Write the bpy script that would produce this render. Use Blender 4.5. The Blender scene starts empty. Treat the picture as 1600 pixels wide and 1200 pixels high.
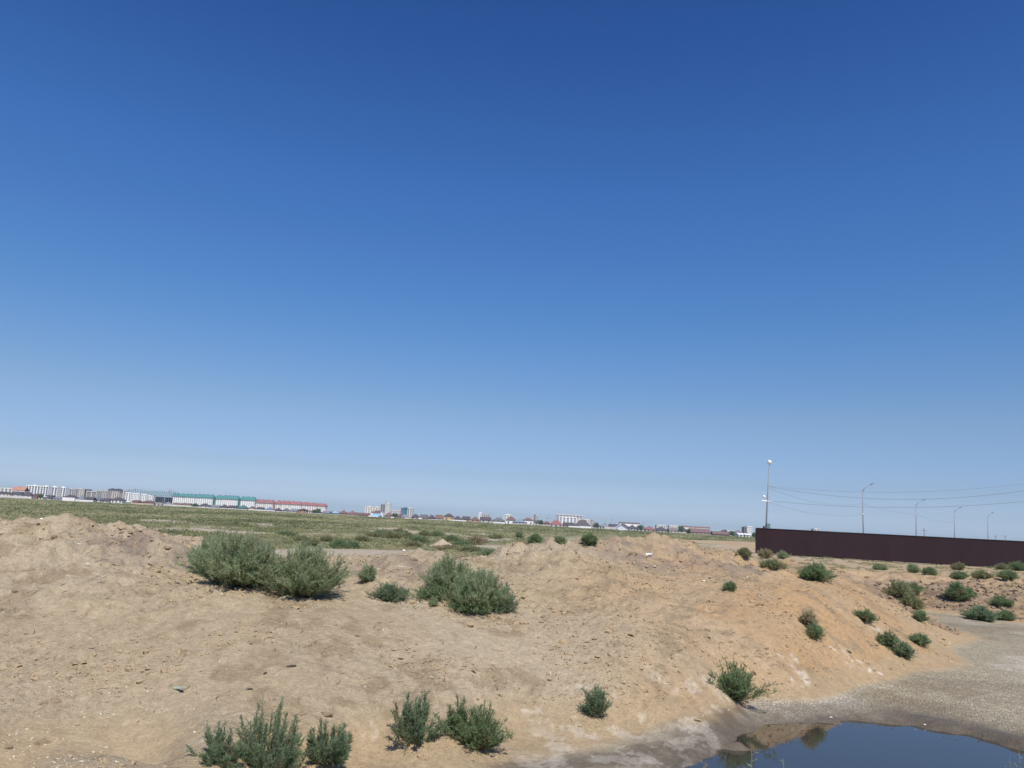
import bpy, bmesh, math, random
import numpy as np
from mathutils import Vector, Matrix

# ------------------------------------------------------------------ camera
SC = bpy.context.scene
COL = SC.collection
W0, H0, F = 1600.0, 1200.0, 1209.0      # photograph size, focal length in its pixels
CAM_Z = 2.6                             # eye height above the field
PITCH, ROLL = math.radians(9.93), math.radians(3.06)
c_f = Vector((0, math.cos(PITCH), math.sin(PITCH)))
c_u0 = Vector((0, -math.sin(PITCH), math.cos(PITCH)))
c_r0 = Vector((1, 0, 0))
c_r = c_r0 * math.cos(ROLL) + c_u0 * math.sin(ROLL)
c_u = -c_r0 * math.sin(ROLL) + c_u0 * math.cos(ROLL)
cam_d = bpy.data.cameras.new('camera')
cam = bpy.data.objects.new('camera', cam_d)
COL.objects.link(cam)
M3 = Matrix((c_r, c_u, -c_f)).transposed()
cam.matrix_world = Matrix.Translation((0, 0, CAM_Z)) @ M3.to_4x4()
cam_d.sensor_fit = 'HORIZONTAL'
cam_d.sensor_width = 36.0
cam_d.lens = 36.0 * F / W0
cam_d.clip_start = 0.1
cam_d.clip_end = 20000
SC.camera = cam

# ------------------------------------------------------------------ sky, sun, exposure
SUN_AZ, SUN_EL = math.radians(163), math.radians(55)     # azimuth clockwise from the view direction
world = bpy.data.worlds.new('World')
SC.world = world
world.use_nodes = True
wn = world.node_tree
wn.nodes.clear()
w_out = wn.nodes.new('ShaderNodeOutputWorld')
w_bg = wn.nodes.new('ShaderNodeBackground')
w_sky = wn.nodes.new('ShaderNodeTexSky')
w_sky.sky_type = 'NISHITA'
w_sky.sun_disc = False
w_sky.sun_elevation = SUN_EL
w_sky.sun_rotation = SUN_AZ
w_sky.altitude = 0
w_sky.air_density = 1.0
w_sky.dust_density = 0.6
w_sky.ozone_density = 2.2
w_bg.inputs['Strength'].default_value = 0.138
# a clear dry-country sky: deeper blue with height, no yellow at the horizon (same all round the compass)
w_tc = wn.nodes.new('ShaderNodeTexCoord')
w_sep = wn.nodes.new('ShaderNodeSeparateXYZ')
w_ramp = wn.nodes.new('ShaderNodeValToRGB')
w_mul = wn.nodes.new('ShaderNodeMix')
w_mul.data_type = 'RGBA'; w_mul.blend_type = 'MULTIPLY'; w_mul.inputs['Factor'].default_value = 1.0
wn.links.new(w_tc.outputs['Generated'], w_sep.inputs[0])
wn.links.new(w_sep.outputs['Z'], w_ramp.inputs['Fac'])
SKY_TINT = [(0.0, (1.16, 1.45, 2.05)), (0.012, (.89, 1.14, 1.78)), (0.028, (.75, .92, 1.44)), (0.055, (.67, .79, 1.16)), (0.132, (.70, .82, 1.03)), (0.254, (.51, .83, 1.18)), (0.405, (.41, .78, 1.29)), (0.586, (.26, .58, 1.11)), (1.0, (.24, .55, 1.05))]
el_ = w_ramp.color_ramp.elements
while len(el_) < len(SKY_TINT): el_.new(0.5)
for e_, (p_, c_) in zip(el_, SKY_TINT):
    e_.position = p_; e_.color = (*[v / 1.4 for v in c_], 1)
assert max(el_[0].color[:3]) > 1.2
wn.links.new(w_sky.outputs[0], w_mul.inputs['A'])
wn.links.new(w_ramp.outputs['Color'], w_mul.inputs['B'])
wn.links.new(w_mul.outputs['Result'], w_bg.inputs['Color'])
wn.links.new(w_bg.outputs[0], w_out.inputs['Surface'])
s_dir = Vector((math.sin(SUN_AZ) * math.cos(SUN_EL), math.cos(SUN_AZ) * math.cos(SUN_EL), math.sin(SUN_EL)))
sun_d = bpy.data.lights.new('sun', 'SUN')
sun_d.energy = 5.0
sun_d.angle = math.radians(0.53)
sun_d.color = (1.0, 0.945, 0.87)
sun = bpy.data.objects.new('sun', sun_d)
sun.rotation_euler = s_dir.to_track_quat('Z', 'Y').to_euler()
sun.location = (0, -20, 60)
COL.objects.link(sun)
vs = SC.view_settings
vs.view_transform = 'Standard'
vs.look = 'None'
vs.exposure = 0.0
vs.gamma = 1.0
vs.use_curve_mapping = False
SC.render.engine = 'CYCLES'
SC.cycles.max_bounces = 6
SC.cycles.transparent_max_bounces = 6
SC.cycles.use_denoising = True

# ------------------------------------------------------------------ helpers: rays, noise, meshes, materials
def ray(px, py):
    return c_f + c_r * ((px - W0 / 2) / F) - c_u * ((py - H0 / 2) / F)

def at(px, py, y):
    """the point of the pixel's ray at depth y"""
    d = ray(px, py)
    return Vector((d.x / d.y * y, y, CAM_Z + d.z / d.y * y))

def horizon_y(px):
    return 769.3 + 0.0534 * px

def at_level(px, py, z):
    d = ray(px, py)
    k = (z - CAM_Z) / d.z
    return Vector((d.x * k, d.y * k, z))

def vnoise(x, y, seed=0):
    xi = np.floor(x).astype(np.int64); yi = np.floor(y).astype(np.int64)
    fx = x - xi; fy = y - yi
    fx = fx * fx * fx * (fx * (fx * 6 - 15) + 10); fy = fy * fy * fy * (fy * (fy * 6 - 15) + 10)
    def h(a, b):
        n = (a * 374761393 + b * 668265263 + seed * 974634777) & 0xFFFFFFFF
        n = ((n ^ (n >> 13)) * 1274126177) & 0xFFFFFFFF
        n = ((n ^ (n >> 16)) * 2246822519) & 0xFFFFFFFF
        return ((n ^ (n >> 15)) & 0xFFFFFF) / 8388607.5 - 1.0
    a = h(xi, yi); b = h(xi + 1, yi); c = h(xi, yi + 1); d = h(xi + 1, yi + 1)
    return (a + (b - a) * fx) * (1 - fy) + (c + (d - c) * fx) * fy

def fbm(x, y, scale, octs=4, seed=0, gain=0.5):
    s = np.zeros_like(x); amp = 1.0; tot = 0.0
    ca, sa = math.cos(0.6), math.sin(0.6)
    for o in range(octs):
        s += amp * vnoise(x / scale, y / scale, seed + o * 17)
        tot += amp
        amp *= gain; scale *= 0.5
        x, y = x * ca - y * sa, x * sa + y * ca
    return s / tot

def sstep(a, b, x):
    t = np.clip((x - a) / (b - a), 0, 1)
    return t * t * (3 - 2 * t)

def mesh_np(name, verts, faces_flat, loop_tot, smooth=True):
    """fast mesh from numpy: verts (n,3), flat vertex indices, sizes of the faces"""
    me = bpy.data.meshes.new(name)
    verts = np.asarray(verts, dtype=np.float32)
    faces_flat = np.asarray(faces_flat, dtype=np.int32)
    loop_tot = np.asarray(loop_tot, dtype=np.int32)
    me.vertices.add(len(verts)); me.vertices.foreach_set('co', verts.ravel())
    me.loops.add(len(faces_flat)); me.loops.foreach_set('vertex_index', faces_flat)
    me.polygons.add(len(loop_tot))
    starts = np.concatenate(([0], np.cumsum(loop_tot)[:-1])).astype(np.int32)
    me.polygons.foreach_set('loop_start', starts)
    me.polygons.foreach_set('loop_total', loop_tot)
    me.polygons.foreach_set('use_smooth', np.full(len(loop_tot), smooth, dtype=bool))
    me.update(calc_edges=True)
    me.validate()
    return me

def link(name, me, mat=None, parent=None, loc=None):
    o = bpy.data.objects.new(name, me)
    COL.objects.link(o)
    if mat is not None and me is not None and len(me.materials) == 0:
        me.materials.append(mat)
    if parent is not None:
        o.parent = parent
    if loc is not None:
        o.location = loc
    return o

def tag(o, label=None, cat=None, group=None, kind=None):
    if label: o['label'] = label
    if cat: o['category'] = cat
    if group: o['group'] = group
    if kind: o['kind'] = kind
    return o

def empty(name, loc, rz=0.0):
    o = bpy.data.objects.new(name, None)
    COL.objects.link(o)
    o.location = loc
    o.rotation_euler = (0, 0, rz)
    o.empty_display_size = 0.3
    return o

class MB:
    """collects boxes, prisms and tubes into one mesh"""
    def __init__(s):
        s.v = []; s.f = []
    def box(s, x0, x1, y0, y1, z0, z1):
        n = len(s.v)
        s.v += [(x0, y0, z0), (x1, y0, z0), (x1, y1, z0), (x0, y1, z0), (x0, y0, z1), (x1, y0, z1), (x1, y1, z1), (x0, y1, z1)]
        s.f += [(n, n + 3, n + 2, n + 1), (n + 4, n + 5, n + 6, n + 7), (n, n + 1, n + 5, n + 4), (n + 1, n + 2, n + 6, n + 5), (n + 2, n + 3, n + 7, n + 6), (n + 3, n, n + 4, n + 7)]
        return s
    def poly(s, vs_, fs_):
        n = len(s.v)
        s.v += list(vs_)
        s.f += [tuple(i + n for i in f) for f in fs_]
        return s
    def tube(s, pts, rad, sides=6, cap=True):
        n0 = len(s.v)
        pts = [Vector(p) for p in pts]
        m = len(pts)
        for i, p in enumerate(pts):
            t = (pts[min(i + 1, m - 1)] - pts[max(i - 1, 0)]).normalized()
            a = t.cross(Vector((0, 0, 1)))
            if a.length < 1e-3: a = t.cross(Vector((1, 0, 0)))
            a.normalize(); b = t.cross(a)
            r = rad[i] if isinstance(rad, (list, tuple)) else rad
            for k in range(sides):
                w = 2 * math.pi * k / sides
                s.v.append(tuple(p + a * (r * math.cos(w)) + b * (r * math.sin(w))))
        for i in range(m - 1):
            for k in range(sides):
                k2 = (k + 1) % sides
                s.f.append((n0 + i * sides + k, n0 + i * sides + k2, n0 + (i + 1) * sides + k2, n0 + (i + 1) * sides + k))
        if cap:
            s.f.append(tuple(n0 + k for k in range(sides))[::-1])
            s.f.append(tuple(n0 + (m - 1) * sides + k for k in range(sides)))
        return s
    def lathe(s, prof, seg=16, centre=(0, 0, 0)):
        n0 = len(s.v)
        for (r, z) in prof:
            for k in range(seg):
                w = 2 * math.pi * k / seg
                s.v.append((centre[0] + r * math.cos(w), centre[1] + r * math.sin(w), centre[2] + z))
        for i in range(len(prof) - 1):
            for k in range(seg):
                k2 = (k + 1) % seg
                s.f.append((n0 + i * seg + k, n0 + i * seg + k2, n0 + (i + 1) * seg + k2, n0 + (i + 1) * seg + k))
        return s
    def mesh(s, name, smooth=False):
        me = bpy.data.meshes.new(name)
        me.from_pydata(s.v, [], s.f)
        me.update()
        if smooth:
            me.polygons.foreach_set('use_smooth', np.ones(len(me.polygons), dtype=bool))
        return me
    def build(s, name, mat, parent=None, loc=None, smooth=False):
        return link(name, s.mesh(name, smooth), mat, parent, loc)

MATS = {}
def new_mat(name):
    m = bpy.data.materials.new(name)
    m.use_nodes = True
    nt = m.node_tree
    bs = nt.nodes.get('Principled BSDF')
    return m, nt, bs

def paint(col, rough=0.7, var=0.12, scale=0.6, spec=0.3, metal=0.0):
    """a painted or plastered surface: uneven colour from object-space noise"""
    key = (tuple(round(c, 4) for c in col), rough, var, scale, spec, metal)
    if key in MATS: return MATS[key]
    m, nt, bs = new_mat('surface')
    N = nt.nodes; L = nt.links
    tc = N.new('ShaderNodeTexCoord')
    no = N.new('ShaderNodeTexNoise'); no.inputs['Scale'].default_value = scale; no.inputs['Detail'].default_value = 5
    L.new(tc.outputs['Object'], no.inputs['Vector'])
    mx = N.new('ShaderNodeMix'); mx.data_type = 'RGBA'
    mx.inputs['A'].default_value = (*[c * (1 - var) for c in col], 1)
    mx.inputs['B'].default_value = (*[min(1, c * (1 + var)) for c in col], 1)
    L.new(no.outputs['Fac'], mx.inputs['Factor'])
    L.new(mx.outputs['Result'], bs.inputs['Base Color'])
    bs.inputs['Roughness'].default_value = rough
    bs.inputs['Specular IOR Level'].default_value = spec
    bs.inputs['Metallic'].default_value = metal
    MATS[key] = m
    return m

# ------------------------------------------------------------------ terrain
FLOOR_Z, WATER_Z = -0.50, -0.60

def base_z(r):
    return -0.0022 * np.clip(r - 80, 0, 620) - 0.0006 * np.clip(r - 700, 0, 6000)

ctrl = []
def cp(px, lst):
    for py, d in lst:
        p = at(px, py, d); ctrl.append((p.x, p.y, p.z))
def cw(x, y, z): ctrl.append((x, y, z))
def cfl(px, pys):
    for py in pys:
        p = at_level(px, py, FLOOR_Z - 0.02); ctrl.append((p.x, p.y, p.z))
# the heap: foot, bench, crest, by columns from left to right
cp(-500, [(1130, 9.5), (960, 13), (850, 16.5)])
cp(-250, [(1150, 9.2), (980, 13), (850, 17)])
cp(-80, [(1175, 8.9), (1060, 10.8), (950, 13), (880, 14.8), (822, 17.3)])
cp(60, [(1195, 8.8), (1080, 10.8), (960, 13), (880, 14.8), (810, 17.5)])
cp(130, [(820, 17.6)])
cp(200, [(1185, 9.1), (1060, 11.3), (950, 13.6), (900, 15), (836, 17.6)])
cp(300, [(1170, 9.4), (1040, 11.6), (925, 14.3), (905, 15.5), (850, 18.5)])
cp(390, [(1160, 9.8), (1040, 11.8), (932, 14.4), (905, 15.8), (868, 19)])
cp(480, [(1158, 10.2), (1040, 12), (942, 14.6), (910, 16.5), (885, 18.5), (872, 20)])
cp(620, [(1147, 10.8), (1040, 12.7), (947, 15.2), (908, 17.5), (866, 21)])
cp(740, [(1135, 11.4), (1050, 13), (965, 15.6), (935, 17), (890, 20), (872, 23)])
cp(820, [(855, 24)])
cp(900, [(1115, 12.5), (1040, 14), (955, 17), (930, 18.5), (870, 21.5), (845, 24)])
cp(1000, [(1095, 13.1), (1030, 14.2), (950, 17.2), (920, 19.5), (870, 23), (839, 25.5)])
cp(1060, [(1085, 13.6), (1000, 15.4), (930, 19.5), (870, 24.5), (838, 27)])
cp(1120, [(1075, 14.2), (1000, 16), (930, 19.5), (880, 24.5), (854, 28)])
cp(1200, [(1058, 15.3), (985, 17.1), (915, 20.8), (884, 28)])
cp(1300, [(1038, 17.3), (970, 19.4), (920, 23.5), (904, 30)])
cp(1385, [(1022, 19.6), (975, 21.7), (940, 26)])
cp(1425, [(975, 24.5)])
cp(1420, [(952, 35.5), (922, 39), (902, 43)])
cp(1500, [(962, 34), (928, 37.5), (904, 42)])
cp(1600, [(972, 32.5), (932, 36), (907, 39)])
cp(1750, [(985, 31), (938, 34), (912, 37)])
cp(2000, [(1000, 29), (940, 33), (915, 37)])
# raised sand pad under the fence
for px, lst in ((1234, [(868, 67)]), (1566, [(887, 62.5)]), (1750, [(898, 60)]), (1300, [(886, 48), (866, 85)]), (1400, [(887, 52), (868, 85)]),
                (1500, [(892, 50), (872, 85)]), (1600, [(897, 47)]), (1150, [(860, 80), (848, 140)]), (1220, [(884, 40)]), (1180, [(866, 64)])):
    cp(px, lst)
# dry pond floor
cfl(1500, (985, 1020, 1100, 1190)); cfl(1600, (1000, 1050, 1150, 1190)); cfl(1750, (1010, 1100, 1190)); cfl(1450, (1060,)); cfl(1350, (1080, 1190))
cfl(1200, (1100, 1190)); cfl(1000, (1140, 1195)); cfl(800, (1165, 1200)); cfl(600, (1190,)); cfl(400, (1210,)); cfl(2000, (1060, 1190)); cfl(200, (1230,)); cfl(0, (1240,)); cfl(1470, (980,))
# field behind the heap, and the road bank the camera stands on
for px in (-500, -200, 60, 250, 400, 560, 700, 850):
    for d in (30, 45, 75, 120, 180):
        p = at(px, 800, d); cw(p.x, d, 0.0 if d < 100 else base_z(np.hypot(p.x, d)))
for px in (1000, 1080):
    for d, z in ((38, .35), (50, .3), (80, .3), (130, .2)):
        p = at(px, 830, d); cw(p.x, d, z)
for a in np.linspace(-1.0, 1.0, 9):
    for r, z in ((1.5, 1.0), (3.2, 0.9), (4.4, 0.2), (5.6, -0.45), (7.0, -0.52)):
        cw(r * math.sin(a), r * math.cos(a), z)
for a in (0.55, 0.75, 0.95):
    for r, z in ((75, .85), (110, .8), (160, .5)):
        cw(r * math.sin(a), r * math.cos(a), z)
ctrl = np.array(ctrl)

def uv_of(x, y):
    r = np.hypot(x, y)
    th = np.clip(np.arctan2(x, y), -1.05, 1.05)
    return th * 1.6, np.log(np.maximum(r, 1.0))
cu, cv = uv_of(ctrl[:, 0], ctrl[:, 1])
cz = ctrl[:, 2] - base_z(np.hypot(ctrl[:, 0], ctrl[:, 1]))
def tps(d2): return 0.5 * d2 * np.log(d2 + 1e-9)
n_c = len(cu)
A = np.zeros((n_c + 3, n_c + 3))
A[:n_c, :n_c] = tps((cu[:, None] - cu[None]) ** 2 + (cv[:, None] - cv[None]) ** 2) + np.eye(n_c) * 4e-4
Pm = np.stack([np.ones(n_c), cu, cv], 1)
A[:n_c, n_c:] = Pm; A[n_c:, :n_c] = Pm.T
W_TPS = np.linalg.solve(A, np.concatenate([cz, np.zeros(3)]))

# pond outline: where the water meets the mud, in plan
pond_px = [(1070, 1205), (1100, 1183), (1161, 1146), (1215, 1133), (1262, 1129), (1318, 1129), (1431, 1138), (1506, 1151), (1600, 1174), (1700, 1200), (1720, 1260), (1600, 1330), (1350, 1350), (1150, 1300), (1060, 1240)]
POND = np.array([at_level(a, b, WATER_Z)[:2] for a, b in pond_px])
MUD = at_level(1158, 1170, WATER_Z)[:2]           # a mud bar just breaking the surface
def pond_sd(x, y):
    """signed distance to the pond outline, negative inside"""
    d = np.full(x.shape, 1e9); ins = np.zeros(x.shape, bool)
    n = len(POND)
    for i in range(n):
        ax, ay = POND[i]; bx, by = POND[(i + 1) % n]
        ex, ey = bx - ax, by - ay
        t = np.clip(((x - ax) * ex + (y - ay) * ey) / (ex * ex + ey * ey), 0, 1)
        d = np.minimum(d, np.hypot(x - ax - t * ex, y - ay - t * ey))
        c = ((ay > y) != (by > y)) & (x < (bx - ax) * (y - ay) / (by - ay + 1e-12) + ax)
        ins ^= c
    return np.where(ins, -d, d)

def smooth_z(x, y):
    x = np.asarray(x, float); y = np.asarray(y, float)
    u, v = uv_of(x, y)
    r = np.hypot(x, y)
    out = np.zeros(u.shape).ravel()
    uf, vf = u.ravel(), v.ravel()
    for s in range(0, len(uf), 40000):
        a, b = uf[s:s + 40000], vf[s:s + 40000]
        d2 = (a[:, None] - cu[None]) ** 2 + (b[:, None] - cv[None]) ** 2
        out[s:s + 40000] = tps(d2) @ W_TPS[:n_c] + W_TPS[n_c] + W_TPS[n_c + 1] * a + W_TPS[n_c + 2] * b
    z = out.reshape(u.shape) * (1 - sstep(150, 260, r)) + base_z(r)
    # the flat floor of the dry pond
    k = 0.05
    low = np.where(r < 60, FLOOR_Z, -50.0)
    z = np.maximum(z, low) + k * np.exp(-np.abs(z - low) / k) * 0.5
    return z

def zones(x, y, z):
    """how high above the pond floor, and how much this is heap"""
    r = np.hypot(x, y)
    hz = z - FLOOR_Z
    near = 1 - sstep(45, 75, r)
    heap = sstep(0.10, 0.50, hz) * near
    return r, hz, heap

def ground_z(x, y, detail=True):
    x = np.atleast_1d(np.asarray(x, float)); y = np.atleast_1d(np.asarray(y, float))
    z = smooth_z(x, y)
    r, hz, heap = zones(x, y, z)
    if detail:
        back = sstep(20, 24, r)
        big = fbm(x, y, 2.2, 3, 3)
        lump = fbm(x, y, 0.75, 3, 11)
        rid = 1 - 2 * np.abs(fbm(x, y, 0.42, 3, 23))
        rough = 0.35 + 0.65 * sstep(-0.15, 0.35, fbm(x, y, 3.0, 2, 41))
        steep = sstep(0.9, 1.6, hz)
        z = z + heap * (0.085 * big * (0.3 + 0.9 * steep) + 0.062 * lump * rough * (0.18 + 1.0 * steep) + (0.026 + 0.030 * steep) * rid * rough + 0.060 * fbm(x, y, 0.17, 3, 53, 0.65) * rough + 0.05 * np.maximum(0, fbm(x, y, 0.30, 3, 57) - 0.15) * rough)
        # broken crest: clods along the top of the heap and the far bank
        crest = sstep(1.5, 2.1, hz) * (1 - sstep(40, 60, r))
        z = z + crest * (0.34 * np.maximum(0, fbm(x, y, 0.8, 3, 71)) + 0.26 * np.maximum(0, fbm(x, y, 2.2, 2, 77)) + 0.07 * (1 - 2 * np.abs(fbm(x, y, 0.5, 3, 79, 0.6))) + 0.05 * fbm(x, y, 0.22, 2, 81) - 0.17)
        bank = sstep(30, 34, r) * (1 - sstep(44, 56, r)) * (x > 11) * sstep(0.15, .5, hz)
        z = z + bank * (0.34 * fbm(x, y, 1.5, 4, 83, 0.65) + 0.14 * (1 - 2 * np.abs(fbm(x, y, .7, 2, 87))))
        # dry floor: low plates, far field: gentle hummocks
        fl = (1 - sstep(0.03, 0.2, hz)) * (1 - sstep(45, 70, r))
        z = z + fl * (0.014 * fbm(x, y, 0.28, 3, 91) + 0.012 * fbm(x, y, 1.3, 2, 93))
        far = sstep(28, 50, r)
        z = z + far * (0.10 * fbm(x, y, 6.0, 3, 97) + 0.16 * fbm(x, y, 25.0, 2, 99) * (1 - sstep(900, 1500, r)))
    sd = pond_sd(np.clip(x, -20, 30), np.clip(y, 0, 40)) + 0.36 * fbm(x, y, 0.8, 4, 101, 0.62)
    z = z - (1 - sstep(-0.9, 0.55, sd)) * 0.36 * (r < 40) * (1 - sstep(0.2, 0.5, hz))
    z = z + 0.165 * np.exp(-(((x - MUD[0]) / 0.24) ** 2 + ((y - MUD[1]) / 0.13) ** 2))
    return z

def ground_hit(px, py, y0=7.0, y1=400.0):
    """where the pixel's ray first meets the ground"""
    d = ray(px, py)
    ys = np.exp(np.linspace(math.log(y0), math.log(y1), 1500))
    xs = d.x / d.y * ys
    zr = CAM_Z + d.z / d.y * ys
    zg = ground_z(xs, ys)
    below = np.nonzero(zr <= zg)[0]
    i = below[0] if len(below) else len(ys) - 1
    return float(xs[i]), float(ys[i]), float(zg[i])

# tessellation: rings around the view point, finer where the heap is
rows = np.concatenate([np.linspace(0.4, 6.8, 14), 6.9 * np.exp(np.arange(0, 455) * 0.0050)])
rows = np.concatenate([rows, rows[-1] * np.exp(np.arange(1, 172) * 0.0255)])
fine = np.radians(np.linspace(-41, 41, 761))
coarse = np.radians(np.linspace(41, 319, 60))[1:-1]
cols = np.concatenate([fine, coarse])
nr, nc = len(rows), len(cols)
RR, TT = np.meshgrid(rows, cols, indexing='ij')
GX = (RR * np.sin(TT)).ravel(); GY = (RR * np.cos(TT)).ravel()
GZ = ground_z(GX, GY)
i0 = (np.arange(nr - 1)[:, None] * nc + np.arange(nc)[None]).ravel()
j1 = (np.arange(nc) + 1) % nc
i1 = (np.arange(nr - 1)[:, None] * nc + j1[None]).ravel()
quads = np.stack([i0, i0 + nc, i1 + nc, i1], 1)
GXYZ = np.stack([GX, GY, GZ], 1)
capc = len(GXYZ)
GXYZ = np.vstack([GXYZ, [[0, 0, float(ground_z(0.01, 0.01)[0])]]])
tri = np.stack([np.full(nc, capc), np.arange(nc), j1], 1)
g_me = mesh_np('ground', GXYZ, np.concatenate([quads.ravel(), tri.ravel()]), np.concatenate([np.full(len(quads), 4), np.full(nc, 3)]))

# soil colours (albedo) by place
gx, gy = GXYZ[:, 0], GXYZ[:, 1]
gs = smooth_z(gx, gy)
r_, hz_, heap_ = zones(gx, gy, gs)
def lerp(a, b, t): return a + (b - a) * t[:, None]
tan_ = np.array([0.400, 0.318, 0.208]); tan_dark = np.array([0.275, 0.208, 0.128]); orange = np.array([0.455, 0.292, 0.150]); pale = np.array([0.445, 0.365, 0.250])
greyd = np.array([0.235, 0.185, 0.145]); floor_c = np.array([0.430, 0.372, 0.258]); salt_c = np.array([0.66, 0.60, 0.50]); wet_c = np.array([0.10, 0.08, 0.058])
field_c = np.array([0.215, 0.20, 0.11]); fieldd_c = np.array([0.40, 0.34, 0.25]); smoothb = np.array([0.345, 0.258, 0.155])
n1 = fbm(gx, gy, 1.6, 4, 201); n2 = fbm(gx, gy, 0.35, 3, 207); n3 = fbm(gx, gy, 5.0, 3, 211); n4 = fbm(gx, gy, 0.12, 2, 217)
col = np.tile(tan_, (len(gx), 1))
rightness = sstep(-1.5, 6.5, gx - 0.10 * (gy - 14)) * (0.60 + 0.40 * (1 - sstep(1.3, 2.4, hz_)))
col = lerp(col, orange, np.clip(rightness * (0.74 + 0.75 * n1), 0, 0.95))
col = lerp(col, pale, np.clip(0.8 * sstep(0.05, 0.55, n3) , 0, 0.7) * (1 - 0.6 * rightness))
col = lerp(col, tan_dark, np.clip(sstep(0.08, 0.5, n2 * 0.6 + n1 * 0.4 + 0.35 * fbm(gx, gy, 0.9, 3, 219)), 0, 0.72))
# grey dug-over soil with rubble near the crest
for (gpx, gpy, rad) in ((1010, 870, 2.0), (610, 885, 1.5), (230, 860, 1.6), (1120, 880, 1.3)):
    hx, hy, hzv = ground_hit(gpx, gpy)
    dd = np.hypot((gx - hx) / 1.6, gy - hy) / rad
    col = lerp(col, greyd, (1 - sstep(0.3, 1.1, dd + 0.5 * n1)) * np.clip(0.5 + 0.9 * n2, 0, 0.8))
far_ = sstep(26, 38, r_) * ((gx < 9) | (gy > 60))
patch = sstep(-0.02, 0.22, fbm(gx, gy * 0.6, 9.0, 3, 231) - 0.25 * (1 - sstep(40, 85, r_)) * 0 - 0.28 * sstep(80, 200, r_) + 0.03 * (1 - sstep(50, 90, r_)) - 0.16 * (1 - sstep(-0.38, -0.18, gx / np.maximum(gy, 1))) * (1 - sstep(90, 160, r_)))
fld = lerp(np.tile(field_c, (len(gx), 1)), fieldd_c, patch)
padm = sstep(0.28, 0.42, gs) * sstep(35, 60, r_) * (gx > 8) * (1 - sstep(130, 190, r_))
col = lerp(col, fld, far_ * (1 - padm))
col = lerp(col, np.array([0.41, 0.325, 0.215]), padm * 0.85 * np.clip(0.8 + 0.6 * n3, 0.3, 1))
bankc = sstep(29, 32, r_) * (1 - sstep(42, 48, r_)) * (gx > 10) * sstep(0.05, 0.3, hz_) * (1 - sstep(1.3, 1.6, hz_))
col = lerp(col, np.array([0.225, 0.165, 0.112]), bankc * np.clip(0.75 + 0.9 * n2, 0.25, 1))  # far bank: brown soil, coloured darker still for the shade on its face
# foot of the heap: smooth washed strip, salt crust, then the cracked floor
bankside = (r_ < 31)
strip = (1 - sstep(0.22, 0.45, hz_)) * bankside * (gy > 5)
col = lerp(col, smoothb, np.clip(0.75 + 0.5 * n1, 0.2, 0.9) * strip)
saltn = fbm(gx, gy, 0.26, 4, 241, 0.75) + 0.45 * fbm(gx, gy, 1.8, 2, 243)
salt_spots = np.zeros(len(gx))
for (spx, spy, srx, sry) in ((275, 1180, 0.75, 0.25), (340, 1178, 0.4, 0.2), (572, 1150, 0.55, 0.22), (840, 1122, 0.9, 0.3), (960, 1106, 0.9, 0.3), (1060, 1078, 1.0, 0.4), (1120, 1072, 0.7, 0.35), (1245, 1045, 0.8, 0.35), (1322, 1026, 0.7, 0.3), (1400, 1000, 0.6, 0.3)):
    sx, sy, _ = ground_hit(spx, spy)
    salt_spots = np.maximum(salt_spots, (1.4 if spx > 1200 else 0.92) * np.exp(-(((gx - sx) / srx) ** 2 + ((gy - sy) / sry / 1.6) ** 2)))
salt = sstep(0.50, 0.86, salt_spots * 0.62 + 0.95 * saltn) * sstep(0.05, 0.3, salt_spots) * (0.45 + 0.55 * sstep(-0.15, 0.1, fbm(gx, gy, 0.09, 2, 247)))
col = lerp(col, salt_c, (0.42 + 0.25 * (gx > 4.8)) * salt)
fl_ = (1 - sstep(0.02, 0.10, hz_)) * (r_ < 48) * (gy > 5)
edge_px = [(500, 1245), (700, 1222), (820, 1197), (900, 1180), (1000, 1152), (1100, 1124), (1200, 1099), (1280, 1076), (1340, 1052), (1400, 1032), (1440, 1002), (1465, 965)]
edge_w = np.array([at_level(a, b, FLOOR_Z)[:2] for a, b in edge_px])
yb = np.interp(gx, edge_w[:, 0], edge_w[:, 1], left=6.0, right=80.0)
fl_ = fl_ * sstep(-0.35, 0.35, yb - gy + 0.55 * n1 + 0.25 * n2)
fcol = lerp(np.tile(floor_c, (len(gx), 1)), salt_c, np.clip(0.55 * sstep(0.05, 0.5, n1 * 0.6 + 0.5 * n3), 0, 0.5))
fcol = lerp(fcol, tan_dark, np.clip(sstep(0.10, 0.5, -n1 * 0.6 + 0.3 * n2), 0, 0.5))
bands = fbm(gx * 0.35, gy * 1.6, 2.2, 3, 261)
fcol = lerp(fcol, np.array([0.315, 0.268, 0.19]), 0.55 * sstep(0.0, 0.4, bands))
col = lerp(col, fcol, fl_)
psd = pond_sd(np.clip(gx, -20, 30), np.clip(gy, 0, 40)) + 0.3 * n1
wet = (1 - sstep(0.22, 1.15, psd + 0.35 * n2 + 0.15 * n1)) * (r_ < 30) * (1 - sstep(0.1, 0.25, hz_)) * (gy > 5)
damp_px = [(820, 1206), (900, 1196), (1000, 1180), (1080, 1166), (1130, 1150)]
damp_w = [at_level(a, b, FLOOR_Z)[:2] for a, b in damp_px]
dd_ = np.full(len(gx), 99.0)
for (ax, ay), (bx, by) in zip(damp_w[:-1], damp_w[1:]):
    ex, ey = bx - ax, by - ay
    tq = np.clip(((gx - ax) * ex + (gy - ay) * ey) / (ex * ex + ey * ey), 0, 1)
    dd_ = np.minimum(dd_, np.hypot(gx - ax - tq * ex, gy - ay - tq * ey))
wet = np.maximum(wet, 0.8 * (1 - sstep(0.15, 0.60, dd_ + 0.25 * n2 + 0.15 * n1)))
moist = (1 - sstep(0.5, 2.6, psd + 0.5 * n1)) * fl_
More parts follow.
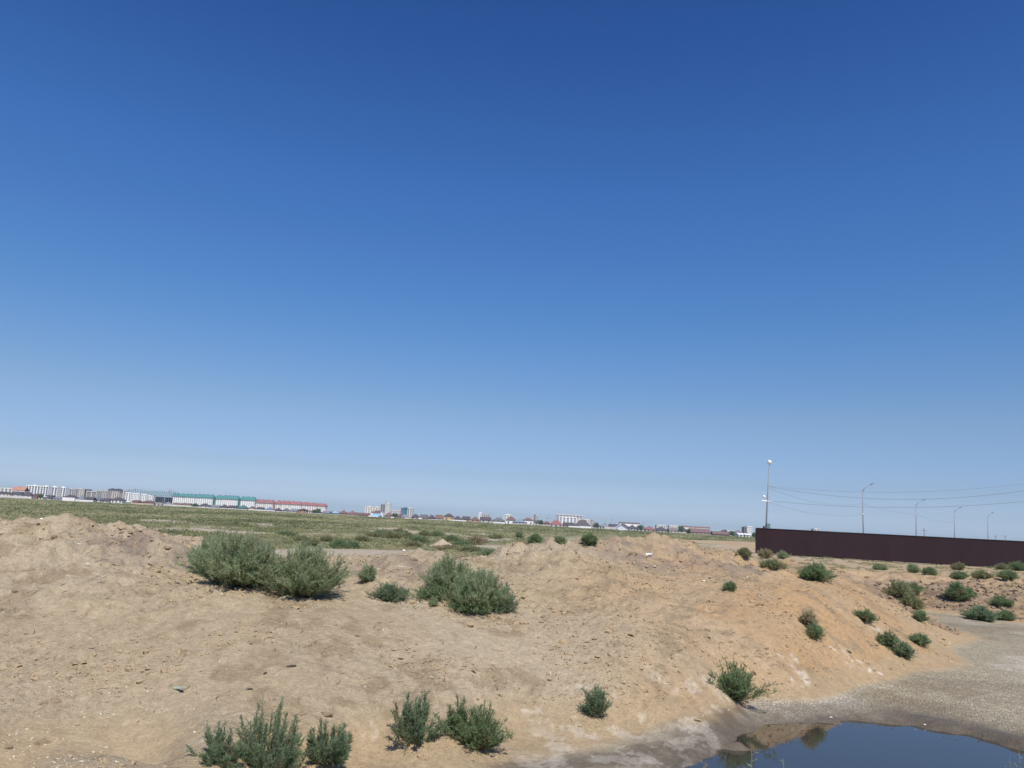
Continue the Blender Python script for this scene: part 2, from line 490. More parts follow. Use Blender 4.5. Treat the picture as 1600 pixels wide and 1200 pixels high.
col = lerp(col, np.array([0.215, 0.175, 0.125]), 0.55 * moist)
col = lerp(col, wet_c, 0.85 * wet)
salt2 = (1 - sstep(0.5, 1.6, np.abs(psd - 1.2))) * sstep(0.02, 0.28, fbm(gx, gy, 0.30, 4, 251, .75)) * (gx < 3.4) * (hz_ < 0.14) * (gy > 7) * (r_ < 25)
col = lerp(col, salt_c * 0.85, 0.34 * salt2)
col *= (1 + 0.10 * n4 + 0.06 * n2)[:, None]
col = np.clip(col, 0.01, 0.85)
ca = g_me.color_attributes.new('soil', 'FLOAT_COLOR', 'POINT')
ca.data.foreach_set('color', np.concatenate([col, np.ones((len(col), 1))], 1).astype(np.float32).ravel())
at_ = g_me.attributes.new('floor', 'FLOAT', 'POINT'); at_.data.foreach_set('value', (fl_ * (1 - 0.8 * wet) * (0.35 + 0.65 * sstep(2.0, 5.0, gx))).astype(np.float32))
at_ = g_me.attributes.new('wet', 'FLOAT', 'POINT'); at_.data.foreach_set('value', wet.astype(np.float32))
at_ = g_me.attributes.new('smoothness', 'FLOAT', 'POINT'); at_.data.foreach_set('value', np.clip(strip, 0, 1).astype(np.float32))

m_soil, nt, bs = new_mat('soil')
N, L = nt.nodes, nt.links
def attr(n, o='Fac'):
    a = N.new('ShaderNodeAttribute'); a.attribute_name = n
    return a.outputs[o]
def math_(op, a, b=None, c=None):
    q = N.new('ShaderNodeMath'); q.operation = op
    for i, v in enumerate((a, b, c)):
        if v is None: continue
        if isinstance(v, (int, float)): q.inputs[i].default_value = v
        else: L.new(v, q.inputs[i])
    return q.outputs[0]
geo = N.new('ShaderNodeNewGeometry')
def noise(scale, detail=4, rough=0.6):
    q = N.new('ShaderNodeTexNoise'); q.inputs['Scale'].default_value = scale; q.inputs['Detail'].default_value = detail; q.inputs['Roughness'].default_value = rough
    L.new(geo.outputs['Position'], q.inputs['Vector']); return q.outputs['Fac']
nA, nB, nC = noise(9, 6, .7), noise(38, 4, .65), noise(2.5, 5, .6)
vor = N.new('ShaderNodeTexVoronoi'); vor.feature = 'DISTANCE_TO_EDGE'; vor.inputs['Scale'].default_value = 15.0
wob = N.new('ShaderNodeVectorMath'); wob.operation = 'ADD'
wn_ = N.new('ShaderNodeTexNoise'); wn_.inputs['Scale'].default_value = 3.0; L.new(geo.outputs['Position'], wn_.inputs['Vector'])
wsc = N.new('ShaderNodeVectorMath'); wsc.operation = 'SCALE'; wsc.inputs['Scale'].default_value = 0.35; L.new(wn_.outputs['Color'], wsc.inputs[0])
L.new(geo.outputs['Position'], wob.inputs[0]); L.new(wsc.outputs[0], wob.inputs[1]); L.new(wob.outputs[0], vor.inputs['Vector'])
crack = math_('MINIMUM', math_('MULTIPLY', vor.outputs['Distance'], 7.0), 1.0)
fa, wa, sa_ = attr('floor'), attr('wet'), attr('smoothness')
# crumbs: small cells, each with its own tone and a rounded top
def crumbs(scale):
    q = N.new('ShaderNodeTexVoronoi'); q.feature = 'F1'; q.inputs['Scale'].default_value = scale; q.inputs['Randomness'].default_value = 1.0
    L.new(wob.outputs[0], q.inputs['Vector'])
    return q.outputs['Distance'], q.outputs['Color']
c1d, c1c = crumbs(10.0); c2d, c2c = crumbs(26.0)
bw1 = N.new('ShaderNodeSeparateColor'); L.new(c1c, bw1.inputs[0]); bw2 = N.new('ShaderNodeSeparateColor'); L.new(c2c, bw2.inputs[0])
patchy = math_('MULTIPLY', math_('GREATER_THAN', bw1.outputs[1], 0.45), 1.0)
cr_h = math_('ADD', math_('MULTIPLY', math_('SUBTRACT', 0.8, c1d), math_('MULTIPLY', bw1.outputs[0], 0.75)), math_('MULTIPLY', math_('SUBTRACT', 0.8, c2d), math_('MULTIPLY', bw2.outputs[0], 0.40)))
cr_c = math_('ADD', math_('MULTIPLY', math_('SUBTRACT', bw1.outputs[0], 0.5), 0.10), math_('MULTIPLY', math_('SUBTRACT', bw2.outputs[0], 0.5), 0.22))
# fine colour grain
g1 = math_('ADD', math_('MULTIPLY', math_('SUBTRACT', nA, 0.5), 0.42), math_('MULTIPLY', math_('SUBTRACT', nB, 0.5), 0.50))
g1 = math_('MULTIPLY', g1, math_('SUBTRACT', 1.0, math_('MULTIPLY', sa_, 0.3)))
crk = math_('MULTIPLY', math_('SUBTRACT', crack, 1.0), math_('MULTIPLY', fa, 0.20))
val = math_('ADD', math_('ADD', math_('ADD', g1, cr_c), 1.0), crk)
hs = N.new('ShaderNodeVectorMath'); hs.operation = 'SCALE'
L.new(attr('soil', 'Color'), hs.inputs[0]); L.new(val, hs.inputs['Scale'])
L.new(hs.outputs[0], bs.inputs['Base Color'])
L.new(math_('SUBTRACT', 0.95, math_('MULTIPLY', wa, 0.5)), bs.inputs['Roughness'])
bs.inputs['Specular IOR Level'].default_value = 0.15
hgt = math_('ADD', math_('ADD', math_('MULTIPLY', nA, 0.45), math_('MULTIPLY', nB, 0.28)), math_('MULTIPLY', cr_h, math_('SUBTRACT', 0.34, math_('MULTIPLY', fa, 0.20))))
hgt = math_('MULTIPLY', hgt, math_('SUBTRACT', 1.0, math_('MULTIPLY', sa_, 0.45)))
hgt = math_('ADD', hgt, math_('MULTIPLY', crack, math_('MULTIPLY', fa, 0.22)))
bmp = N.new('ShaderNodeBump'); bmp.inputs['Strength'].default_value = 0.9; bmp.inputs['Distance'].default_value = 0.11
L.new(hgt, bmp.inputs['Height']); L.new(bmp.outputs[0], bs.inputs['Normal'])
ground = tag(link('ground', g_me, m_soil), 'bare tan earth, heap, dry pond floor and scrubby plain', kind='structure')

# ------------------------------------------------------------------ water
m_wat, nt, bs = new_mat('pond_water')
N, L = nt.nodes, nt.links
bs.inputs['Base Color'].default_value = (0.042, 0.038, 0.028, 1)
bs.inputs['Roughness'].default_value = 0.03
bs.inputs['IOR'].default_value = 1.333
bs.inputs['Specular IOR Level'].default_value = 1.0
tc = N.new('ShaderNodeTexCoord')
wv = N.new('ShaderNodeTexNoise'); wv.inputs['Scale'].default_value = 5.0; wv.inputs['Detail'].default_value = 3
L.new(tc.outputs['Object'], wv.inputs['Vector'])
bmp = N.new('ShaderNodeBump'); bmp.inputs['Strength'].default_value = 0.05; bmp.inputs['Distance'].default_value = 0.02
L.new(wv.outputs['Fac'], bmp.inputs['Height']); L.new(bmp.outputs[0], bs.inputs['Normal'])
ctr = POND.mean(0)
big_out = ctr + (POND - ctr) * 1.35
wm = MB(); wm.poly([(float(a), float(b), WATER_Z) for a, b in big_out], [tuple(range(len(big_out)))[::-1]])
w_me = wm.mesh('water')
if w_me.polygons[0].normal.z < 0: w_me.flip_normals()
water = tag(link('water', w_me, m_wat), 'small still pond mirroring the blue sky', kind='structure')

# ------------------------------------------------------------------ plants
def leaf_mat(name, dark, mid, light, transl=0.22):
    m, nt, bs = new_mat(name)
    N, L = nt.nodes, nt.links
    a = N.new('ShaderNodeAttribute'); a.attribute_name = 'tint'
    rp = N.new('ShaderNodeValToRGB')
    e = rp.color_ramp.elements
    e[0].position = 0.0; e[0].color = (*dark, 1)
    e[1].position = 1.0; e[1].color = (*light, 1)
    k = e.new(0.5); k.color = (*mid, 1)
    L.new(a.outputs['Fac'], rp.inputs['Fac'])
    dr = N.new('ShaderNodeAttribute'); dr.attribute_name = 'dryness'
    dm = N.new('ShaderNodeMix'); dm.data_type = 'RGBA'
    L.new(dr.outputs['Fac'], dm.inputs['Factor']); L.new(rp.outputs['Color'], dm.inputs['A']); dm.inputs['B'].default_value = (0.30, 0.245, 0.145, 1)
    L.new(dm.outputs['Result'], bs.inputs['Base Color'])
    bs.inputs['Roughness'].default_value = 0.75
    bs.inputs['Specular IOR Level'].default_value = 0.2
    tr = N.new('ShaderNodeBsdfTranslucent'); L.new(dm.outputs['Result'], tr.inputs['Color'])
    mx = N.new('ShaderNodeMixShader'); mx.inputs[0].default_value = transl
    out = N.get('Material Output')
    L.new(bs.outputs[0], mx.inputs[1]); L.new(tr.outputs[0], mx.inputs[2]); L.new(mx.outputs[0], out.inputs['Surface'])
    return m
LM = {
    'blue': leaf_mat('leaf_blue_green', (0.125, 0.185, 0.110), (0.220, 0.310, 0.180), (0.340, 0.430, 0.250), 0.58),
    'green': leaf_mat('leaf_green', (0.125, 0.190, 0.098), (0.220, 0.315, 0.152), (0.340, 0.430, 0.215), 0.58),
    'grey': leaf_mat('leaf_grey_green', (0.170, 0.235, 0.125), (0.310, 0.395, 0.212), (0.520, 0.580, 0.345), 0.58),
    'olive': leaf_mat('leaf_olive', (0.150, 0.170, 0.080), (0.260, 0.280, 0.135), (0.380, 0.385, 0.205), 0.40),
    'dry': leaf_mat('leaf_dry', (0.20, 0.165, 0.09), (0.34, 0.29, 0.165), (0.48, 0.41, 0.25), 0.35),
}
m_stem = paint((0.16, 0.13, 0.085), 0.9, 0.25, 8.0, 0.1)
m_twig = paint((0.10, 0.080, 0.060), 0.9, 0.3, 8.0, 0.1)

def unit(v):
    return v / np.maximum(np.linalg.norm(v, axis=-1, keepdims=True), 1e-9)

def leaves_mesh(name, pos, dirs, length, width, tint, rng, dry=None):
    """narrow pointed leaves, one triangle each"""
    n = len(pos)
    side = unit(np.cross(dirs, unit(rng.normal(size=(n, 3)))))
    L_ = length[:, None]; Wd = width[:, None]
    v = np.stack([pos - side * Wd * 0.5, pos + side * Wd * 0.5, pos + dirs * L_], 1).reshape(-1, 3)
    me = mesh_np(name, v, np.arange(3 * n), np.full(n, 3), smooth=False)
    a = me.attributes.new('tint', 'FLOAT', 'POINT')
    a.data.foreach_set('value', np.repeat(np.clip(tint, 0, 1), 3).astype(np.float32))
    if dry is not None:
        a = me.attributes.new('dryness', 'FLOAT', 'POINT')
        a.data.foreach_set('value', np.repeat(dry, 3).astype(np.float32))
    return me

STYLE = {   # stems, twigs a stem, leaves a twig, twig length, leaf length, leaf width, spread power, horizontal power, vertical power, side fall, twig looseness
    'plume': (56, 44, 15, 0.125, 0.034, 0.0076, 0.5, 0.66, 1.25, 0.58, 0.65),
    'dense': (90, 20, 13, 0.120, 0.032, 0.0080, 0.5, 0.85, 1.0, 0.62, 0.8),
    'fan': (250, 17, 12, 0.170, 0.042, 0.0085, 0.52, 0.8, 1.1, 0.60, 0.50),
    'mat': (70, 13, 10, 0.110, 0.034, 0.0090, 0.5, 0.9, 0.9, 0.55, 0.9),
    'small': (34, 13, 10, 0.110, 0.036, 0.0085, 0.5, 0.8, 1.05, 0.55, 0.7),
}
WIDE = {'plume': 1.36, 'dense': 1.05, 'fan': 1.12, 'mat': 0.98, 'small': 0.98}
def bush_meshes(style, R, Hh, seed, big=1.0, lean=(0, 0), amount=1.0, at0=None):
    rng = np.random.default_rng(seed)
    ns, ntw, nl, twl, ll, lw, sp, hp, vp, fall, loose = STYLE[style]
    ns = max(6, int(ns * amount))
    ph = rng.uniform(0, 2 * np.pi, ns); s = rng.uniform(0, 1, ns) ** sp
    lob = (1 + 0.28 * np.sin(ph * 2 + seed) + 0.22 * np.sin(ph * 5 + 2.1 * seed)) * rng.uniform(0.6, 1.25, ns)
    end = np.stack([R * s * lob * np.cos(ph) + lean[0] * Hh, R * s * lob * np.sin(ph) + lean[1] * Hh, Hh * (1 - fall * s ** 2.2) * rng.uniform(0.50, 1.10, ns)], 1)
    base = np.stack([0.16 * R * s * np.cos(ph), 0.16 * R * s * np.sin(ph), np.full(ns, -0.03)], 1)
    def path(i, t):
        h = (end[i, :2] - base[i, :2]) * (t ** hp)[:, None] + base[i, :2]
        z = (end[i, 2] - base[i, 2]) * t ** vp + base[i, 2]
        w = wig[i] * np.sin(t * 7 + seed)[:, None] * 0.03 * R
        return np.concatenate([h + w[:, :2], z[:, None]], 1)
    wig = rng.normal(size=(ns, 3))
    # stems
    seg = 5
    tt = np.linspace(0, 1, seg)
    P = np.stack([path(np.arange(ns), np.full(ns, t)) for t in tt], 1)
    rad = (0.006 + 0.004 * Hh) * (1 - 0.75 * tt)
    ring = np.array([[1, 0, 0], [-0.5, 0.87, 0], [-0.5, -0.87, 0]])
    V = (P[:, :, None, :] + ring[None, None] * rad[None, :, None, None]).reshape(-1, 3)
    idx = np.arange(ns * seg * 3).reshape(ns, seg, 3)
    fs = []
    for k in range(3):
        k2 = (k + 1) % 3
        fs.append(np.stack([idx[:, :-1, k], idx[:, :-1, k2], idx[:, 1:, k2], idx[:, 1:, k]], -1).reshape(-1, 4))
    fs = np.concatenate(fs)
    stem_me = mesh_np('stems', V, fs.ravel(), np.full(len(fs), 4))
    # leafy twigs
    nt_ = ns * ntw
    si = np.repeat(np.arange(ns), ntw)
    t = rng.uniform(0.10, 1.0, nt_) ** 0.8
    p = path(si, t)
    tan = unit(path(si, np.minimum(t + 0.05, 1.05)) - path(si, t - 0.02))
    td = unit(tan + loose * 0.75 * rng.normal(size=(nt_, 3)) + np.array([0, 0, 0.25]))
    tl = twl * big * rng.uniform(0.6, 1.25, nt_) * (1.15 - 0.55 * t)
    li = np.repeat(np.arange(nt_), nl)
    u = rng.uniform(0, 1, len(li))
    lp = p[li] + td[li] * (tl[li] * u)[:, None]
    ld = unit(td[li] + 0.65 * rng.normal(size=(len(li), 3)))
    lp[:, 2] = np.maximum(lp[:, 2], 0.0)
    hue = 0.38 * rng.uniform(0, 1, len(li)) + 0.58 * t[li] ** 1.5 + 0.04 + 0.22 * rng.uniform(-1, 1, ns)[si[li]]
    sd_ = np.where(rng.uniform(0, 1, ns) < 0.07, rng.uniform(0.5, 1.0, ns), rng.uniform(0, 0.15, ns))
    low = np.clip(0.45 - t, 0, 0.45) * 1.1                      # older, drier leaves towards the base of each stem
    dry = np.clip(sd_[si[li]] + low[li] * rng.uniform(0, 1, len(li)), 0, 1)
    sz_l = ll * big * rng.uniform(0.7, 1.3, len(li)); sz_w = lw * big * rng.uniform(0.7, 1.3, len(li))
    if at0 is not None:                                          # fallen bits under the bush
        k = int(130 * min(2.5, max(0.5, R / 0.4)))
        aa = rng.uniform(0, 2 * np.pi, k); qq = R * 1.25 * np.sqrt(rng.uniform(0, 1, k))
        fx, fy = qq * np.cos(aa), qq * np.sin(aa)
        fz = ground_z(at0[0] + fx, at0[1] + fy) - at0[2] + 0.008
        lp = np.vstack([lp, np.stack([fx, fy, fz], 1)])
        ld = np.vstack([ld, unit(np.stack([rng.normal(size=k), rng.normal(size=k), 0.15 * rng.normal(size=k)], 1))])
        hue = np.concatenate([hue, rng.uniform(0, 0.6, k)]); dry = np.concatenate([dry, rng.uniform(0.75, 1.0, k)])
        sz_l = np.concatenate([sz_l, rng.uniform(0.02, 0.06, k)]); sz_w = np.concatenate([sz_w, rng.uniform(0.004, 0.010, k)])
    me = leaves_mesh('foliage', lp, ld, sz_l, sz_w, hue, rng, dry)
    return stem_me, me

def bush(px, py, wpx, hpx, style, mat, label, name='bush', group=None, seed=None, lean=(0, 0), amount=1.0, big=None, cat='bush'):
    x, y, z = ground_hit(px, py)
    seed = seed if seed is not None else int(px * 7 + py * 13)
    R = 0.5 * wpx * y / F * 0.92 * WIDE[style]; Hh = hpx * y / F * (0.92 if y > 15 else 1.0)
    bg = big if big else max(0.75, min(2.6, (y / 12.5) ** 0.8))
    st, fo = bush_meshes(style, R, Hh, seed, bg * (1.0 if style != 'plume' else 0.95), lean, amount, (x, y, z - 0.01) if y < 24 else None)
    root = empty(name, (x, y, z - 0.01), 0.0)
    tag(root, label, cat, group)
    link('stems', st, m_stem, root)
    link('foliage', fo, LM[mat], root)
    return root

# foreground, foot of the heap
bush(348, 1196, 48, 54, 'plume', 'blue', 'feathery blue-green bush leaning out left of the largest foreground bush', lean=(-0.25, 0), amount=0.55)
bush(412, 1212, 118, 96, 'plume', 'blue', 'largest feathery blue-green bush at the bottom edge, left of centre', amount=1.9)
bush(514, 1190, 72, 54, 'plume', 'blue', 'low fan-shaped feathery bush just right of the largest foreground bush', amount=0.95)
bush(645, 1163, 64, 70, 'plume', 'blue', 'sparse upright plumed bush beside the white crust at the heap foot', amount=0.75)
bush(742, 1168, 80, 56, 'dense', 'green', 'dense rounded bright green bush at the foot of the heap', amount=1.3, lean=(0.1, 0))
bush(718, 1150, 30, 50, 'plume', 'green', 'tufted upright shoot on the left flank of the rounded bright green bush', amount=0.55, lean=(-.12, 0))
bush(927, 1121, 44, 42, 'dense', 'blue', 'small upright bush alone on the lower slope, centre of picture', amount=0.6)
bush(1148, 1092, 74, 50, 'dense', 'green', 'rounded green bush on the slope above the pond', amount=1.2)
bush(1272, 998, 28, 24, 'small', 'green', 'narrow green bush trailing down the orange slope', amount=1.2)
bush(1262, 980, 26, 24, 'small', 'dry', 'half-dry brownish bush above the narrow green one on the orange slope')
bush(1352, 973, 28, 17, 'mat', 'green', 'small low green bush high on the right slope of the heap', amount=0.6)
bush(1388, 1010, 34, 22, 'mat', 'green', 'upper of two low bushes sprawling down the heap nose', amount=0.7)
bush(1408, 1026, 34, 20, 'mat', 'blue', 'lower of two low bushes sprawling down the heap nose', amount=0.7)
bush(1438, 1008, 32, 16, 'mat', 'green', 'low bush at the tip of the heap beside the dry floor', amount=0.7)
bush(1272, 906, 50, 24, 'dense', 'green', 'dark compact bush on the ridge in front of the fence', amount=0.9)
bush(1142, 923, 18, 8, 'mat', 'green', 'tiny green tuft alone on the sandy right bench', amount=0.5)
# bench of the heap
bush(372, 914, 142, 82, 'fan', 'grey', 'large fuzzy grey-green bush on the heap bench, left of its twin', amount=1.7)
bush(322, 895, 60, 52, 'fan', 'grey', 'left side growth of the large fuzzy bush, set behind it', amount=0.5)
bush(472, 931, 112, 74, 'fan', 'grey', 'large fuzzy grey-green bush on the heap bench, right of its twin', amount=1.3)
bush(572, 908, 34, 24, 'small', 'grey', 'small grey-green bush on the grey soil behind the bench')
bush(608, 938, 62, 25, 'mat', 'blue', 'low domed bluish bush in the middle of the bench', amount=1.4)
bush(700, 925, 88, 52, 'fan', 'grey', 'pale fuzzy bush at the back of the central bush clump', amount=0.75)
bush(748, 950, 92, 58, 'fan', 'grey', 'fuzzy bush with pale tips in front of the central bush clump', amount=0.9)
bush(680, 934, 66, 18, 'mat', 'green', 'low dark green mat at the left of the central bush clump', amount=1.0)
bush(735, 953, 100, 12, 'mat', 'green', 'flat green mat under the front of the central bush clump', amount=1.2)
bush(790, 957, 38, 42, 'small', 'blue', 'narrow bush at the right end of the central bush clump', amount=1.2)
bush(677, 948, 12, 14, 'small', 'grey', 'thin seedling on the bench below the low dark green mat', amount=0.35)
# crest
bush(921, 852, 15, 14.4, 'plume', 'green', 'spiky green bush on the crest right of centre', amount=0.5)
bush(811, 842, 17, 13.0, 'dense', 'green', 'round bush behind the crest, left of a low one', amount=0.5)
bush(836, 847, 15, 7.2, 'mat', 'green', 'low round bush on the crest between a round bush and a spiky one', amount=0.6)
bush(873, 849, 11, 4.3, 'mat', 'grey', 'faint little tuft on the crest left of the spiky bush', amount=0.5)
# by the fence corner and along the terrace
bush(1163, 869, 17, 8.8, 'mat', 'olive', 'low olive bush at the left end of the fence', amount=0.7)
bush(1195, 873, 27, 16.1, 'small', 'dry', 'tall half-dry bush against the fence corner', amount=1.2)
bush(1222, 873, 20, 11.0, 'small', 'grey', 'grey-green bush just right of the half-dry bush at the fence', amount=1.0)
bush(1207, 888, 43, 8.8, 'mat', 'olive', 'wide low green mat below the fence corner', amount=1.2)
bush(1428, 895, 22, 11.7, 'small', 'grey', 'pale round bush in front of the fence, right of the dark compact bush', amount=1.3)
bush(1452, 897, 15, 5.8, 'mat', 'green', 'low dark tuft right of the pale round bush before the fence')
bush(1498, 891, 17, 9.5, 'small', 'olive', 'upright olive bush close against the fence', amount=1.0)
bush(1500, 905, 20, 8.8, 'mat', 'green', 'green bush on the terrace edge below the upright olive bush')
bush(1535, 903, 23, 5.8, 'mat', 'olive', 'flat olive tuft on the terrace edge right of centre of the fence')
bush(1566, 890, 20, 7.3, 'mat', 'olive', 'low olive bush at the fence foot near the right edge')
bush(1592, 892, 23, 13.2, 'dense', 'green', 'dark green bush at the fence foot at the right edge', amount=0.6)
bush(1575, 905, 28, 8.8, 'mat', 'green', 'green mat on the terrace edge near the right picture edge')
bush(1375, 890, 17, 5.2, 'mat', 'grey', 'thin grey tuft between fence and terrace edge')
# gully and far bank of the dry pond
bush(1406, 936, 46, 21.8, 'dense', 'olive', 'upper olive bush in the gully behind the heap nose', amount=0.7)
bush(1424, 928, 36, 12.9, 'mat', 'green', 'green bush on the bank behind the gully bushes')
bush(1424, 952, 35, 25.8, 'dense', 'olive', 'middle olive bush in the gully behind the heap nose', amount=0.6)
bush(1437, 971, 20, 15.8, 'small', 'green', 'lowest bush in the gully, next to the dry floor')
bush(1488, 938, 34, 26.9, 'dense', 'green', 'tall dark bush leaning left on the far bank', lean=(0.35, 0), amount=0.9)
bush(1513, 934, 18, 7.9, 'mat', 'green', 'low bush on the far bank right of the tall dark bush')
bush(1532, 969, 39, 19.0, 'dense', 'blue', 'round bush at the foot of the far bank', amount=0.9)
bush(1562, 947, 27, 11.9, 'mat', 'green', 'flat dark bush on the far bank above the round one')
bush(1572, 969, 22, 11.9, 'mat', 'green', 'low bush at the bank foot right of the round one')
# mid field, beyond the heap
FG = 'scrub bushes at the near edge of the field'
fld = [(530, 857, 40, 11, 'green', 'green bush standing on pale ground behind the big fuzzy pair'), (550, 857, 26, 9, 'green', 'small green bush right beside the one on pale ground'),
       (490, 853, 30, 9, 'olive', 'olive bush behind the right fuzzy bush'), (587, 840, 46, 11, 'olive', 'bright olive bush at the near edge of the field, leftmost of the central row'),
       (613, 842, 40, 14, 'olive', 'tallest bright olive bush of the central field row'), (655, 850, 44, 14, 'green', 'dark green field bush above the low pale dirt pile'),
       (636, 842, 28, 10, 'olive', 'small olive field bush between two larger ones of the central row'), (706, 846, 36, 10, 'green', 'green field bush just right of the low pale dirt pile'),
       (722, 856, 40, 12, 'green', 'green field bush in front of the dry yellowish one'), (745, 851, 52, 18, 'dry', 'dry yellowish field bush beyond the heap'),
       (762, 867, 34, 8, 'grey', 'grey-green low bush on the bare strip behind the heap'), (682, 838, 40, 9, 'green', 'far dark green field bush above the pale dirt pile'),
       (775, 842, 40, 9, 'olive', 'olive field bush right of the dry yellowish one'), (566, 846, 30, 8, 'olive', 'low olive bush left of the central field row, nearest the bare ground'),
       (598, 836, 34, 9, 'green', 'green bush hidden behind the two leftmost olive bushes of the central row'), (625, 833, 36, 8, 'olive', 'flat olive bush behind the tallest one of the central field row'),
       (665, 838, 34, 10, 'olive', 'bright olive bush behind the dark green one above the dirt pile'), (645, 855, 30, 8, 'olive', 'low olive bush in front of the dark green one above the dirt pile'),
       (700, 860, 46, 7, 'dry', 'flat brownish weed patch in front of the low pale dirt pile'), (735, 862, 44, 7, 'olive', 'flat olive weed patch right of the brownish one'),
       (470, 846, 36, 8, 'olive', 'low olive bush left of the one behind the right fuzzy bush'), (448, 838, 40, 8, 'green', 'green bush showing between the fuzzy pair and the field'),
       (510, 846, 28, 7, 'olive', 'small olive bush on the pale ground above the paired green ones')]
for (a, b, w, h, m, lab) in fld:
    bush(a, b, w, h, 'mat', m, lab, group=FG, amount=1.2)

# low ground cover over the plain: nobody could count it
def cover():
    rng = np.random.default_rng(5)
    P = []
    def ring(r0, r1, n, s0, s1, hmin, hmax, nl, ls):
        th = rng.uniform(-0.72, 0.62, n); r = np.sqrt(rng.uniform(r0 * r0, r1 * r1, n))
        x = r * np.sin(th); y = r * np.cos(th)
        den = fbm(x, y * 0.6, 9.0, 3, 231) - 0.28 * sstep(80, 200, r) + 0.02 * (1 - sstep(50, 90, r)) - 0.16 * (1 - sstep(-0.38, -0.18, x / y)) * (1 - sstep(90, 160, r))
        keep = (den < 0.10 + rng.uniform(-0.1, 0.1, n)) & ((x < 7 + 0.02 * r) | (r > 175 + rng.uniform(-15, 15, n)))
        x, y = x[keep], y[keep]
        k = len(x)
        P.append((x, y, rng.uniform(s0, s1, k), rng.uniform(hmin, hmax, k), np.full(k, nl), np.full(k, ls)))
    ring(30, 60, 1700, 0.25, 0.7, 0.10, 0.28, 60, 0.11)
    ring(60, 110, 2200, 0.4, 1.1, 0.15, 0.40, 60, 0.15)
    ring(110, 260, 4200, 0.8, 2.2, 0.20, 0.55, 44, 0.28)
    ring(260, 620, 5200, 1.8, 4.5, 0.30, 0.8, 34, 0.60)
    X = np.concatenate([p[0] for p in P]); Y = np.concatenate([p[1] for p in P]); S = np.concatenate([p[2] for p in P])
    Hh = np.concatenate([p[3] for p in P]); NL = np.concatenate([p[4] for p in P]).astype(int); LS = np.concatenate([p[5] for p in P])
    Z = ground_z(X, Y)
    ci = np.repeat(np.arange(len(X)), NL)
    n = len(ci)
    a = rng.uniform(0, 2 * np.pi, n); q = np.sqrt(rng.uniform(0, 1, n))
    pos = np.stack([X[ci] + S[ci] * q * np.cos(a), Y[ci] + S[ci] * q * np.sin(a), Z[ci] + Hh[ci] * rng.uniform(0, 0.85, n) * (1 - 0.6 * q * q)], 1)
    d = unit(rng.normal(size=(n, 3)) * np.array([1, 1, 0.4]) + np.array([0, 0, 0.3]))
    tone = 0.47 + 1.0 * fbm(X, Y * 0.45, 22.0, 4, 301, 0.6) + rng.normal(0, 0.16, len(X))
    tint = tone[ci] + rng.uniform(-0.28, 0.28, n)
    return leaves_mesh('low_scrub', pos, d, LS[ci] * rng.uniform(0.7, 1.3, n), LS[ci] * 0.5 * rng.uniform(0.7, 1.3, n), tint, rng)
m_cover = leaf_mat('scrub_cover', (0.180, 0.200, 0.090), (0.325, 0.335, 0.162), (0.54, 0.48, 0.28), 0.45)
def pad_weeds():
    rng = np.random.default_rng(8)
    n = 420
    th = rng.uniform(0.26, 0.66, n); r = rng.uniform(38, 84, n); X = r * np.sin(th); Y = r * np.cos(th)
    ok = (smooth_z(X, Y) > 0.45) & (X > 13)
    X, Y = X[ok], Y[ok]; n = len(X); Z = ground_z(X, Y); S = rng.uniform(0.12, 0.45, n)
    ci = np.repeat(np.arange(n), 70); k = len(ci); a = rng.uniform(0, 6.283, k); q = np.sqrt(rng.uniform(0, 1, k))
    pos = np.stack([X[ci] + S[ci] * q * np.cos(a), Y[ci] + S[ci] * q * np.sin(a), Z[ci] + S[ci] * 0.35 * rng.uniform(0, 1, k) * (1 - q * q * .6)], 1)
    d = unit(rng.normal(size=(k, 3)) + np.array([0, 0, 0.8]))
    return leaves_mesh('pad_weeds', pos, d, rng.uniform(.05, .11, k), rng.uniform(.018, .035, k), rng.uniform(0.1, 1, k), rng)
tag(link('pad_weeds', pad_weeds(), LM['olive']), 'sparse low weeds on the sand pad before the fence', 'weeds', kind='stuff')
tag(link('low_scrub', cover(), m_cover), 'low olive scrub covering the flat plain before the town', 'scrub', kind='stuff')

# ------------------------------------------------------------------ the town on the horizon
rnd = random.Random(11)
WHITE = (0.84, 0.83, 0.80); CREAM = (0.74, 0.70, 0.61); GREYW = (0.50, 0.49, 0.47); DGREY = (0.11, 0.105, 0.115); GLASS = (0.085, 0.095, 0.115)
TEAL = (0.07, 0.22, 0.21); REDR = (0.33, 0.13, 0.115); MAROON = (0.165, 0.095, 0.09); DARKR = (0.085, 0.070, 0.080); BROWNR = (0.17, 0.105, 0.085)
BLUER = (0.20, 0.42, 0.62); GREYR = (0.20, 0.21, 0.25); ORANGE = (0.52, 0.24, 0.12); PINK = (0.50, 0.25, 0.20)

def site(px0, px1, d):
    """plan position of a building whose front spans two pixels at depth d"""
    a = at(px0, horizon_y(px0), d); b = at(px1, horizon_y(px1), d)
    xm = 0.5 * (a.x + b.x)
    zg = float(ground_z(xm, d)[0])
    return xm, b.x - a.x, zg

def height_at(px, py, d, zg):
    return at(px, py, d).z - zg

